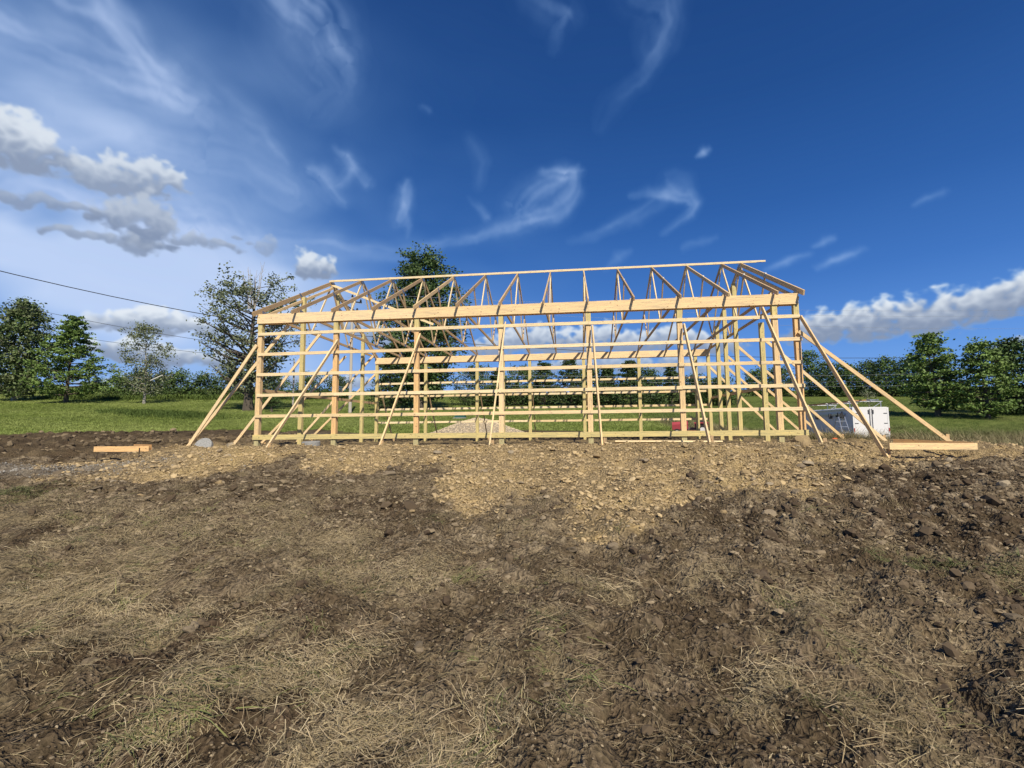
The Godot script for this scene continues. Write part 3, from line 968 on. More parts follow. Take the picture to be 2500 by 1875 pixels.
func disc(label: String, at: Vector3, tilt: Basis, group: String) -> void:
	var s := Shape.new()
	s.lathe(PackedVector2Array([Vector2(0.001, -0.062), Vector2(0.228, -0.062), Vector2(0.236, -0.052), Vector2(0.236, 0.05), Vector2(0.226, 0.062), Vector2(0.001, 0.062)]), 32)
	var o := part(self, "footing_disc", s.make(), M.concrete, Transform3D(tilt, at))
	tag(o, label, "concrete disc", group)


func batter(label: String, base: Vector3, a: Vector3, b: Vector3, c: Vector3, d: Vector3, stakes: Array, m: String) -> void:
	var o := thing("batter_board", label, "batter board", base)
	board(o, "front_board", a, b, Vector3.UP, 0.14, 0.038, M[m])
	board(o, "back_board", c, d, Vector3.UP, 0.14, 0.038, M.old_board)
	for p in stakes:
		var s := Shape.new()
		s.tube(PackedVector3Array([Vector3(0, -0.35, 0), Vector3(0, p[1], 0)]), PackedFloat32Array([0.013, 0.013]), 6)
		part(o, "stake", s.make(), M.stake_steel).global_position = Vector3(p[0].x, ground_y(p[0].x, p[0].z), p[0].z)


func build_site() -> void:
	var g := "concrete footing discs left round the pad"
	disc("round grey concrete footing disc standing on edge by the left corner props", Vector3(-1.0, ground_y(-1.0, 0.75) + 0.07, 0.75), Basis.from_euler(Vector3(1.05, 0.15, 0.0)), g)
	disc("grey concrete footing disc lying flat in front of the second post from the left", Vector3(2.31, ground_y(2.31, 1.0) + 0.055, 1.0), Basis.from_euler(Vector3(0.05, 0.4, 0.03)), g)
	disc("grey concrete footing disc half buried below the right end of the skirt board", Vector3(14.93, ground_y(14.93, 1.15) - 0.01, 1.15), Basis.from_euler(Vector3(0.10, 0.0, -0.04)), g)
	disc("pale concrete footing disc beside the loose board on the dirt", Vector3(12.14, ground_y(12.14, 0.85) - 0.005, 0.85), Basis.from_euler(Vector3(0.06, 1.0, 0.02)), g)
	var heap := part(self, "dirt_clod", rock(301, 0.7), M.stake_steel, Transform3D(Basis().scaled(Vector3(0.22, 0.2, 0.2)), Vector3(14.72, ground_y(14.72, 0.95) + 0.09, 0.95)))
	var hm := mat("subsoil", lin(0.47, 0.35, 0.185), 0.95)
	hm.albedo_texture = M.earth.albedo_texture
	hm.uv1_triplanar = true
	hm.uv1_scale = Vector3(3, 3, 3)
	heap.material_override = hm
	tag(heap, "big yellow lump of subsoil resting on the half buried disc at the right", "clod")
	var heap2 := part(self, "dirt_clod", rock(302, 0.7), hm, Transform3D(Basis().scaled(Vector3(0.15, 0.12, 0.13)), Vector3(-1.62, ground_y(-1.62, 0.75) + 0.05, 0.75)))
	tag(heap2, "yellow lump of subsoil at the foot of the left corner props", "clod")
	batter("long pale batter board on two steel pins right of the barn", Vector3(16.9, -0.3, 2.1), Vector3(15.98, -0.30, 2.17), Vector3(17.84, -0.32, 1.94), Vector3(16.75, -0.235, 0.95), Vector3(17.80, -0.30, 1.90), [[Vector3(16.15, 0, 2.19), 0.10], [Vector3(17.43, 0, 2.04), 0.10]], "pine")
	batter("short tan batter board on two steel pins left of the barn", Vector3(-2.45, -0.45, 1.9), Vector3(-3.16, -0.27, 1.98), Vector3(-1.74, -0.27, 1.80), Vector3(-2.45, -0.225, 1.5), Vector3(-1.76, -0.235, 1.72), [[Vector3(-3.02, 0, 2.03), 0.22], [Vector3(-1.96, 0, 1.87), 0.30]], "pine_warm")
	var lb := Node3D.new()
	lb.name = numbered("loose_board")
	add_child(lb)
	var y1 := ground_y(10.35, 0.75)
	var y2 := ground_y(12.95, 0.62)
	lb.position = Vector3(11.6, (y1 + y2) * 0.5, 0.7)
	tag(lb, "long pale board lying loose on the dirt before the right half of the wall", "board")
	board(lb, "plank", Vector3(10.33, y1 + 0.115, 0.75), Vector3(12.98, y2 + 0.115, 0.62), Vector3(0, 0.5, 1), 0.09, 0.038, M.pine_pale)
	var flag := Shape.new()
	flag.box(Vector3(0.16, 0.05, 0.10), Transform3D(Basis.from_euler(Vector3(0.2, 0.5, 0.2)), Vector3.ZERO))
	var fo := part(self, "marking_flag", flag.make(), M.orange_cloth, Transform3D(Basis(), Vector3(18.25, -0.25, -5.1)))
	tag(fo, "small orange marking cloth on the ground at the feet of the right props", "cloth")
	# gravel pile behind the far wall
	var pile := thing("gravel_pile", "low heap of tan crushed gravel behind the far wall", "gravel", Vector3(3.5, terrain(3.5, -16.6), -16.6))
	var s := Shape.new()
	var rings := 14
	var segs := 40
	for i in rings + 1:
		for k in segs:
			var a := TAU * k / segs
			var t := float(i) / rings
			var r := t * (3.5 + 0.25 * na.get_noise_2d(cos(a) * 1.3, sin(a) * 1.3))
			var hgt := (1.0 - smoothstep(0.0, 1.0, t) * 0.75 - t * 0.25) * 0.92 + nb.get_noise_2d(cos(a) * r * 2.0, sin(a) * r * 2.0) * 0.06 * (1.0 - t)
			s.v.append(Vector3(cos(a) * r * 1.05, hgt - 0.12 * t, sin(a) * r * 0.9))
	for i in rings:
		for k in segs:
			var a := i * segs + k
			var b := i * segs + (k + 1) % segs
			s.idx.append_array(PackedInt32Array([a, b, b + segs, a, b + segs, a + segs]))
	var pm := mat("gravel_mass", lin(0.47, 0.395, 0.29), 0.95)
	pm.albedo_texture = M.earth.albedo_texture
	pm.uv1_triplanar = true
	pm.uv1_scale = Vector3(1.5, 1.5, 1.5)
	part(pile, "mound", s.make(), pm)
	var buf := PackedFloat32Array()
	for i in 4200:
		var vi := rng.randi_range(0, s.v.size() - segs - 2)
		var p := s.v[vi].lerp(s.v[vi + segs], rng.randf()).lerp(s.v[vi + 1].lerp(s.v[vi + segs + 1], rng.randf()), rng.randf())
		put(buf, Basis.from_euler(Vector3(rng.randf() * 3, rng.randf() * 6, rng.randf() * 3)).scaled(Vector3.ONE * rng.randf_range(0.025, 0.06)), p, Color(0.46, 0.375, 0.255).lerp(Color(0.56, 0.475, 0.35), rng.randf()))
	multi(pile, "pebbles", lump(77, 0.7), M.gravel, buf)
	# small green utility box far behind
	var ub := thing("utility_box", "small dark green utility box on the lawn far behind the barn", "utility box", Vector3(-1.43, terrain(-1.43, -33.8), -33.8))
	var us := Shape.new()
	us.box(Vector3(0.95, 0.5, 0.7), Transform3D(Basis(), Vector3(0, 0.28, 0)))
	us.box(Vector3(1.0, 0.07, 0.76), Transform3D(Basis(), Vector3(0, 0.56, 0)))
	part(ub, "cabinet", us.make(), M.box_green)
	var us2 := Shape.new()
	us2.box(Vector3(1.2, 0.12, 0.9), Transform3D(Basis(), Vector3(0, 0.0, 0)))
	part(ub, "plinth", us2.make(), M.concrete)


func slab(parent: Node3D, called: String, size: Vector3, at: Vector3, m: Material, turn := Basis()) -> MeshInstance3D:
	var s := Shape.new()
	s.box(size)
	return part(parent, called, s.make(), m, Transform3D(turn, at))


func rod(parent: Node3D, called: String, a: Vector3, b: Vector3, r: float, m: Material, sides := 6) -> MeshInstance3D:
	var s := Shape.new()
	s.tube(PackedVector3Array([Vector3.ZERO, b - a]), PackedFloat32Array([r, r]), sides)
	return part(parent, called, s.make(), m, Transform3D(Basis(), a))


func wheel(parent: Node3D, called: String, at: Vector3, r: float, wd: float) -> void:
	var w := group_part(parent, called, at)
	var s := Shape.new()
	var b := Basis(Vector3(0, 0, 1), PI / 2)
	s.lathe(PackedVector2Array([Vector2(r * 0.6, -wd * 0.5), Vector2(r * 0.92, -wd * 0.5), Vector2(r, -wd * 0.3), Vector2(r, wd * 0.3), Vector2(r * 0.92, wd * 0.5), Vector2(r * 0.6, wd * 0.5)]), 24, Transform3D(b, Vector3.ZERO))
	part(w, "tyre", s.make(), M.black_rubber)
	var d := Shape.new()
	d.lathe(PackedVector2Array([Vector2(0.001, -wd * 0.4), Vector2(r * 0.6, -wd * 0.46), Vector2(r * 0.6, wd * 0.46), Vector2(0.001, wd * 0.4)]), 20, Transform3D(b, Vector3.ZERO))
	part(w, "rim", d.make(), M.white_paint)


func ladder(o: Node3D, len_: float, wd: float, t: Transform3D, rungs: int) -> void:
	for s in [-1.0, 1.0]:
		slab(o, "rail", Vector3(0.03, 0.075, len_), t * Vector3(s * wd * 0.5, 0, 0), M.aluminium, t.basis)
	for i in rungs:
		var z := lerpf(-len_ * 0.5 + 0.15, len_ * 0.5 - 0.15, float(i) / (rungs - 1))
		slab(o, "rung", Vector3(wd - 0.03, 0.032, 0.032), t * Vector3(0, 0, z), M.aluminium, t.basis)


func build_trailer() -> void:
	var base := Vector3(26.1, -0.92, -17.85)
	var t := thing("cargo_trailer", "white enclosed cargo trailer with double rear doors and a roof rack", "trailer", base, 0.12)
	var body := Shape.new()
	# body with rounded roof edges, drawn out along z
	var prof := [Vector2(-1.035, 0.42), Vector2(-1.035, 2.20), Vector2(-1.02, 2.26), Vector2(-0.97, 2.30), Vector2(0.97, 2.30), Vector2(1.02, 2.26), Vector2(1.035, 2.20), Vector2(1.035, 0.42)]
	for i in prof.size():
		var a: Vector2 = prof[i]
		var b: Vector2 = prof[(i + 1) % prof.size()]
		body.quad(Vector3(a.x, a.y, 0), Vector3(a.x, a.y, -5.0), Vector3(b.x, b.y, -5.0), Vector3(b.x, b.y, 0))
	for z in [0.0, -5.0]:
		body.quad(Vector3(-1.035, 0.42, z), Vector3(1.035, 0.42, z), Vector3(1.035, 2.20, z), Vector3(-1.035, 2.20, z))
		body.quad(Vector3(-1.035, 2.20, z), Vector3(1.035, 2.20, z), Vector3(0.97, 2.30, z), Vector3(-0.97, 2.30, z))
	part(t, "body", body.make(), M.trailer_white)
	# rear frame and doors
	slab(t, "rear_post", Vector3(0.09, 1.86, 0.05), Vector3(-0.99, 1.35, 0.028), M.white_paint)
	slab(t, "rear_post", Vector3(0.09, 1.86, 0.05), Vector3(0.99, 1.35, 0.028), M.white_paint)
	slab(t, "rear_header", Vector3(1.89, 0.10, 0.05), Vector3(0, 2.235, 0.028), M.white_paint)
	slab(t, "rear_sill", Vector3(2.07, 0.10, 0.07), Vector3(0, 0.37, 0.03), M.steel_dark)
	for s in [-1.0, 1.0]:
		var d := slab(t, "rear_door", Vector3(0.93, 1.72, 0.04), Vector3(s * 0.471, 1.32, 0.030), M.white_paint)
		rod(d, "lock_bar", Vector3(-s * 0.40, -0.86, 0.045), Vector3(-s * 0.40, 0.88, 0.045), 0.016, M.steel_dark)
		for y in [-0.6, 0.05, 0.62]:
			slab(d, "hinge", Vector3(0.20, 0.035, 0.02), Vector3(s * 0.36, y, 0.032), M.steel_dark)
		slab(d, "handle", Vector3(0.06, 0.22, 0.03), Vector3(-s * 0.34, 0.70, 0.038), M.steel_dark)
		slab(t, "tail_light", Vector3(0.05, 0.20, 0.02), Vector3(s * 0.99, 1.0, 0.064), M.red_lens)
		slab(t, "trim_rail", Vector3(0.03, 0.07, 4.96), Vector3(s * 1.05, 2.18, -2.5), M.aluminium)
		slab(t, "fender", Vector3(0.10, 0.10, 1.7), Vector3(s * 1.075, 0.80, -2.7), M.aluminium)
		wheel(t, "wheel", Vector3(s * 1.09, 0.35, -2.3), 0.35, 0.2)
		wheel(t, "wheel", Vector3(s * 1.09, 0.35, -3.1), 0.35, 0.2)
	slab(t, "side_door", Vector3(0.02, 1.6, 0.8), Vector3(-1.048, 1.32, -4.2), M.trailer_white)
	slab(t, "door_handle", Vector3(0.05, 0.24, 0.14), Vector3(-1.07, 1.12, -3.75), M.black_plastic)
	slab(t, "side_rack", Vector3(0.06, 0.10, 3.2), Vector3(-1.10, 1.92, -2.2), M.aluminium)
	for z in [-0.8, -1.9, -3.3]:
		slab(t, "rack_clamp", Vector3(0.14, 0.30, 0.10), Vector3(-1.14, 1.84, z), M.steel_dark)
	rod(t, "tongue", Vector3(-0.5, 0.45, -5.0), Vector3(0, 0.45, -6.3), 0.05, M.steel_dark)
	rod(t, "tongue", Vector3(0.5, 0.45, -5.0), Vector3(0, 0.45, -6.3), 0.05, M.steel_dark)
	rod(t, "jack", Vector3(0, 0.0, -6.1), Vector3(0, 0.75, -6.1), 0.035, M.steel_dark)
	for z in [-0.35, -2.5, -4.6]:
		var r := group_part(t, "roof_rack", Vector3(0, 2.3, z))
		for s in [-1.0, 1.0]:
			rod(r, "upright", Vector3(s * 0.9, -0.02, 0), Vector3(s * 0.9, 0.36, 0), 0.022, M.aluminium)
			rod(r, "strut", Vector3(s * 0.45, 0.0, 0), Vector3(s * 0.9, 0.28, 0), 0.016, M.aluminium)
		rod(r, "cross_bar", Vector3(-1.0, 0.34, 0), Vector3(1.0, 0.34, 0), 0.022, M.aluminium)
	var tr := t.global_transform
	var e := thing("extension_ladder", "grey extension ladder laid flat on the trailer roof rack", "ladder", tr * Vector3(0.1, 2.70, -2.4), 0.12)
	ladder(e, 5.4, 0.42, Transform3D(Basis(), Vector3.ZERO), 17)
	var pk := thing("scaffold_plank", "long brown plank lying on the trailer roof rack beside the ladder", "plank", tr * Vector3(-0.42, 2.69, -2.5), 0.12)
	board(pk, "plank", tr * Vector3(-0.42, 2.685, 0.2), tr * Vector3(-0.42, 2.685, -5.4), Vector3(1, 0, 0), 0.26, 0.045, M.old_board)
	board(pk, "plank", tr * Vector3(-0.72, 2.685, 0.0), tr * Vector3(-0.72, 2.685, -5.3), Vector3(1, 0, 0), 0.26, 0.045, M.old_board)
	# folding ladder set up beside the trailer's near corner
	var gy := terrain(24.1, -17.0)
	var a := thing("step_ladder", "silver folding step ladder standing by the shaded side of the trailer", "ladder", Vector3(24.1, gy, -17.0), 0.3)
	for s in [-1.0, 1.0]:
		var leg := group_part(a, "ladder_half")
		for q in [-1.0, 1.0]:
			rod(leg, "rail", Vector3(q * 0.28, 0.0, s * 0.55), Vector3(q * 0.19, 1.75, s * 0.06), 0.026, M.aluminium)
		for i in 5:
			var f := (i + 0.7) / 5.6
			rod(leg, "rung", Vector3(-lerpf(0.28, 0.19, f), 1.75 * f, s * lerpf(0.55, 0.06, f)), Vector3(lerpf(0.28, 0.19, f), 1.75 * f, s * lerpf(0.55, 0.06, f)), 0.018, M.aluminium)
	slab(a, "top_hinge", Vector3(0.46, 0.10, 0.18), Vector3(0, 1.76, 0), M.black_plastic)
	slab(a, "tool_clip", Vector3(0.05, 0.22, 0.05), Vector3(0.12, 1.90, 0), M.black_plastic)
	slab(a, "tool_clip", Vector3(0.05, 0.16, 0.05), Vector3(-0.16, 1.87, 0), M.black_plastic)


func build_mower() -> void:
	var m := thing("riding_mower", "red riding mower parked behind the right end of the far wall", "mower", Vector3(15.1, terrain(15.1, -12.6) - 0.02, -12.6), 1.35)
	var hood := Shape.new()
	var pr := [Vector2(-0.26, 0.36), Vector2(-0.28, 0.62), Vector2(-0.16, 0.76), Vector2(0.16, 0.76), Vector2(0.28, 0.62), Vector2(0.26, 0.36)]
	for i in pr.size():
		var a: Vector2 = pr[i]
		var b: Vector2 = pr[(i + 1) % pr.size()]
		hood.quad(Vector3(a.x, a.y, -0.2), Vector3(a.x * 0.8, a.y * 0.94, -0.95), Vector3(b.x * 0.8, b.y * 0.94, -0.95), Vector3(b.x, b.y, -0.2))
	for q in [[-0.2, 1.0, 1.0], [-0.95, 0.8, 0.94]]:
		hood.quad(Vector3(pr[0].x * q[1], pr[0].y * q[2], q[0]), Vector3(pr[1].x * q[1], pr[1].y * q[2], q[0]), Vector3(pr[4].x * q[1], pr[4].y * q[2], q[0]), Vector3(pr[5].x * q[1], pr[5].y * q[2], q[0]))
		hood.quad(Vector3(pr[1].x * q[1], pr[1].y * q[2], q[0]), Vector3(pr[2].x * q[1], pr[2].y * q[2], q[0]), Vector3(pr[3].x * q[1], pr[3].y * q[2], q[0]), Vector3(pr[4].x * q[1], pr[4].y * q[2], q[0]))
	part(m, "hood", hood.make(), M.mower_red)
	slab(m, "rear_body", Vector3(0.62, 0.22, 0.62), Vector3(0, 0.56, 0.42), M.mower_red)
	for s in [-1.0, 1.0]:
		slab(m, "rear_fender", Vector3(0.22, 0.06, 0.66), Vector3(s * 0.42, 0.66, 0.42), M.mower_red)
		wheel(m, "rear_wheel", Vector3(s * 0.42, 0.28, 0.48), 0.28, 0.22)
		wheel(m, "front_wheel", Vector3(s * 0.36, 0.19, -0.72), 0.19, 0.15)
	slab(m, "cutting_deck", Vector3(1.05, 0.14, 0.62), Vector3(0, 0.22, -0.12), M.mower_red)
	slab(m, "chassis", Vector3(0.40, 0.12, 1.5), Vector3(0, 0.38, -0.15), M.steel_dark)
	slab(m, "seat", Vector3(0.46, 0.09, 0.42), Vector3(0, 0.74, 0.38), M.black_plastic)
	slab(m, "seat_back", Vector3(0.44, 0.36, 0.08), Vector3(0, 0.94, 0.60), M.black_plastic, Basis(Vector3.RIGHT, -0.2))
	rod(m, "steering_column", Vector3(0, 0.70, -0.22), Vector3(0, 0.95, -0.02), 0.025, M.black_plastic)
	var sw := Shape.new()
	var ring := PackedVector3Array()
	var rr := PackedFloat32Array()
	for i in 17:
		ring.append(Vector3(cos(TAU * i / 16.0) * 0.17, 0, sin(TAU * i / 16.0) * 0.17))
		rr.append(0.016)
	sw.tube(ring, rr, 6)
	part(m, "steering_wheel", sw.make(), M.black_plastic, Transform3D(Basis(Vector3.RIGHT, 0.6), Vector3(0, 0.96, -0.01)))


# ---------------------------------------------------------------- poles and wires

func pole(label: String, at: Vector3, hgt: float, r: float, arms: bool) -> void:
	var p := thing("utility_pole", label, "utility pole", at)
	var s := Shape.new()
	s.tube(PackedVector3Array([Vector3(0, -0.5, 0), Vector3(0, hgt * 0.5, 0), Vector3(0, hgt, 0)]), PackedFloat32Array([r, r * 0.88, r * 0.72]), 10)
	part(p, "shaft", s.make(), M.pole_wood)
	if arms:
		slab(p, "cross_arm", Vector3(2.1, 0.12, 0.10), Vector3(0.0, hgt - 0.45, 0.17), M.insulator, Basis.from_euler(Vector3(0, 0.7, 0)))
		slab(p, "cross_arm", Vector3(1.3, 0.10, 0.10), Vector3(0.0, hgt - 1.2, 0.17), M.insulator, Basis.from_euler(Vector3(0, 0.7, -0.45)))
		for q in [Vector3(-0.75, hgt - 0.28, 0.75), Vector3(0.0, hgt + 0.12, 0.0), Vector3(0.72, hgt - 0.28, -0.42), Vector3(0.45, hgt - 1.25, -0.2)]:
			var i := Shape.new()
			i.lathe(PackedVector2Array([Vector2(0.02, -0.14), Vector2(0.10, -0.08), Vector2(0.12, 0.0), Vector2(0.08, 0.07), Vector2(0.10, 0.12), Vector2(0.02, 0.18)]), 10)
			part(p, "insulator", i.make(), M.insulator, Transform3D(Basis(), q))


func wire(label: String, a: Vector3, b: Vector3, sag: float, r: float, m: String) -> void:
	var pts := PackedVector3Array()
	var rr := PackedFloat32Array()
	for i in 25:
		var t := i / 24.0
		pts.append((b - a) * t - Vector3(0, sag * 4.0 * t * (1.0 - t), 0))
		rr.append(r)
	var s := Shape.new()
	s.tube(pts, rr, 5)
	tag(part(self, "power_line", s.make(), M[m], Transform3D(Basis(), a)), label, "power line")


func build_lines() -> void:
	var a := Vector3(-13.13, terrain(-13.13, -35.6), -35.6)
	pole("tall weathered utility pole with insulators seen through the left half of the barn", a, 11.9, 0.17, true)
	var b := Vector3(-23.95, terrain(-23.95, -43.8), -43.8)
	pole("thin grey utility pole left of the barn beside the big open tree", b, 5.4, 0.12, false)
	wire("thick black cable from the tall pole off to the left edge", Vector3(-43.39, 17.55, 15.27), Vector3(-12.50, 10.04, -34.25), 3.00, 0.028, "cable")
	wire("thin black cable crossing low over the left lawn trees", Vector3(-50.24, 14.26, -33.80), Vector3(-23.21, 9.88, -42.58), 0.50, 0.022, "cable")
	wire("thin black cable level across the birch at the left", Vector3(-60.87, 14.35, -51.72), Vector3(-23.38, 8.83, -42.66), 0.30, 0.022, "cable")
	wire("thick black cable from the tall pole to the right above the far trees", Vector3(-12.51, 9.92, -34.26), Vector3(65.09, 9.95, -62.44), 1.10, 0.028, "cable")
	wire("uppermost thin pale wire running right from the tall pole", Vector3(-12.14, 14.03, -33.91), Vector3(85.64, 17.34, -69.29), 1.00, 0.010, "bare_wire")
	wire("second thin pale wire running right from the tall pole", Vector3(-12.95, 13.64, -33.85), Vector3(85.62, 16.52, -69.37), 1.00, 0.010, "bare_wire")
	wire("third thin pale wire running right from the tall pole", Vector3(-11.92, 13.02, -34.04), Vector3(85.58, 14.52, -69.56), 1.00, 0.010, "bare_wire")
	wire("highest of the three low pale wires before the far right trees", Vector3(-4.89, 6.88, -44.09), Vector3(78.01, 9.00, -74.23), 0.50, 0.014, "bare_wire")
	wire("middle of the three low pale wires before the far right trees", Vector3(-4.91, 6.27, -44.15), Vector3(77.99, 7.94, -74.33), 0.50, 0.014, "bare_wire")
	wire("lowest of the three low pale wires before the far right trees", Vector3(-4.92, 5.79, -44.19), Vector3(77.97, 7.18, -74.40), 0.50, 0.014, "bare_wire")


# ---------------------------------------------------------------- trees

func crown_width(profile: String, t: float) -> float:
	match profile:
		"cone":
			return pow(maxf(0.0, 1.0 - t), 0.9) * (0.45 + 0.55 * smoothstep(0.0, 0.14, t)) + 0.05
		"column":
			return pow(sin(PI * clampf(0.10 + 0.86 * t, 0, 1)), 0.55)
		"vase":
			return 0.30 + 0.70 * pow(sin(PI * clampf(0.02 + 0.78 * t, 0, 1)), 0.9)
		"oval":
			return pow(sin(PI * clampf(0.13 + 0.84 * t, 0, 1)), 0.62) * (1.12 - 0.38 * t)
		"bush":
			return pow(maxf(0.0, 1.0 - t * t), 0.5)
	return pow(sin(PI * clampf(0.16 + 0.80 * t, 0, 1)), 0.7)


func tree(called: String, label: String, cat: String, at: Vector3, o: Dictionary) -> Node3D:
	var r := RandomNumberGenerator.new()
	r.seed = o.get("seed", 1)
	var hgt: float = o.h
	var rad: float = o.r
	var cb: float = o.get("cb", 0.2)
	var prof: String = o.get("profile", "round")
	var nbr: int = o.get("branches", 34)
	var tw: float = o.get("trunk", hgt * 0.022)
	var rise: float = o.get("rise", 0.5)
	var csz: float = o.get("clump", 0.55)
	var lsz: float = o.get("leaf", 0.2)
	var ncl: int = o.get("clumps", 4)
	var nlf: int = o.get("leaves", 40)
	var ca: Color = o.ca
	var cbk: Color = o.cb2
	var root := thing(called, label, cat, at, 0.0, o.get("group", ""))
	var wood := Shape.new()
	var lx := r.randf_range(-0.04, 0.04) + float(o.get("lean", 0.0))
	var lz := r.randf_range(-0.04, 0.04)
	var spine := PackedVector3Array()
	var sr := PackedFloat32Array()
	for i in 9:
		var t := i / 8.0
		spine.append(Vector3(lx * hgt * t * t + sin(t * 5.0 + r.randf()) * 0.02 * hgt * t, hgt * 0.94 * t - (0.3 if i == 0 else 0.0), lz * hgt * t * t + cos(t * 4.0) * 0.012 * hgt * t))
		sr.append(tw * pow(1.0 - t * 0.94, 0.9) * (1.35 if i == 0 else 1.0))
	wood.tube(spine, sr, 8)
	var fol := Shape.new()
	for i in nbr:
		var t := clampf((i + r.randf()) / nbr, 0.0, 0.995)
		var hh := lerpf(cb, 0.97, t)
		var w := rad * crown_width(prof, t) * r.randf_range(0.72, 1.12)
		var az := i * 2.39996 + r.randf_range(-0.5, 0.5)
		var up := rise * (1.0 - 0.35 * t) * r.randf_range(0.5, 1.3)
		var k := clampf((hh - up * w / hgt * 0.75) / 0.94, 0.04, 0.98) * 8.0
		var k0 := int(k)
		var s0 := spine[k0].lerp(spine[mini(k0 + 1, 8)], k - k0)
		var e := Vector3(lx * hgt * hh * hh + cos(az) * w, hh * hgt + r.randf_range(-0.03, 0.03) * hgt, lz * hgt * hh * hh + sin(az) * w)
		var mid := s0.lerp(e, 0.5) + Vector3(0, -0.06 * w * (1.0 if rise > 0.2 else -1.0), 0) + Vector3(r.randf_range(-1, 1), 0, r.randf_range(-1, 1)) * w * 0.06
		var br := maxf(0.012, sr[k0] * 0.45)
		wood.tube(PackedVector3Array([s0, s0.lerp(mid, 0.6), mid, mid.lerp(e, 0.6), e]), PackedFloat32Array([br, br * 0.8, br * 0.6, br * 0.4, 0.008]), 5)
		for c in ncl:
			var f := lerpf(0.38, 1.03, (c + r.randf()) / ncl)
			var p := (s0.lerp(mid, f * 2.0) if f < 0.5 else mid.lerp(e, f * 2.0 - 1.0)) + Vector3(r.randf_range(-1, 1), r.randf_range(-0.6, 0.8), r.randf_range(-1, 1)) * csz * 0.8
			var cr := csz * r.randf_range(0.6, 1.25) * (lerpf(1.0, 0.5, t) if prof == "cone" else 1.0)
			var tone := ca.lerp(cbk, r.randf())
			if r.randf() < float(o.get("skip", 0.0)):
				continue
			for q in nlf:
				var d := Vector3(r.randfn(), r.randfn() * float(o.get("flat", 0.7)), r.randfn()) * cr * 0.5
				var pos := p + d
				if pos.y < float(o.get("floor", 0.05)):
					continue
				var s := lsz * r.randf_range(0.6, 1.35)
				var ax := Vector3(r.randfn(), r.randfn() * 0.6 - 0.15, r.randfn()).normalized()
				var bx := ax.cross(Vector3(r.randfn(), r.randfn() + 0.7, r.randfn())).normalized()
				fol.tint = tone * r.randf_range(0.7, 1.35)
				fol.tint.a = 1.0
				fol.quad(pos - ax * s * 0.5, pos + bx * s * 0.30, pos + ax * s * 0.5, pos - bx * s * 0.30)
	var bm: StandardMaterial3D = M[o.get("bark", "bark")]
	part(root, "trunk", wood.make(), bm)
	part(root, "crown", fol.make(true), M.leaf)
	return root


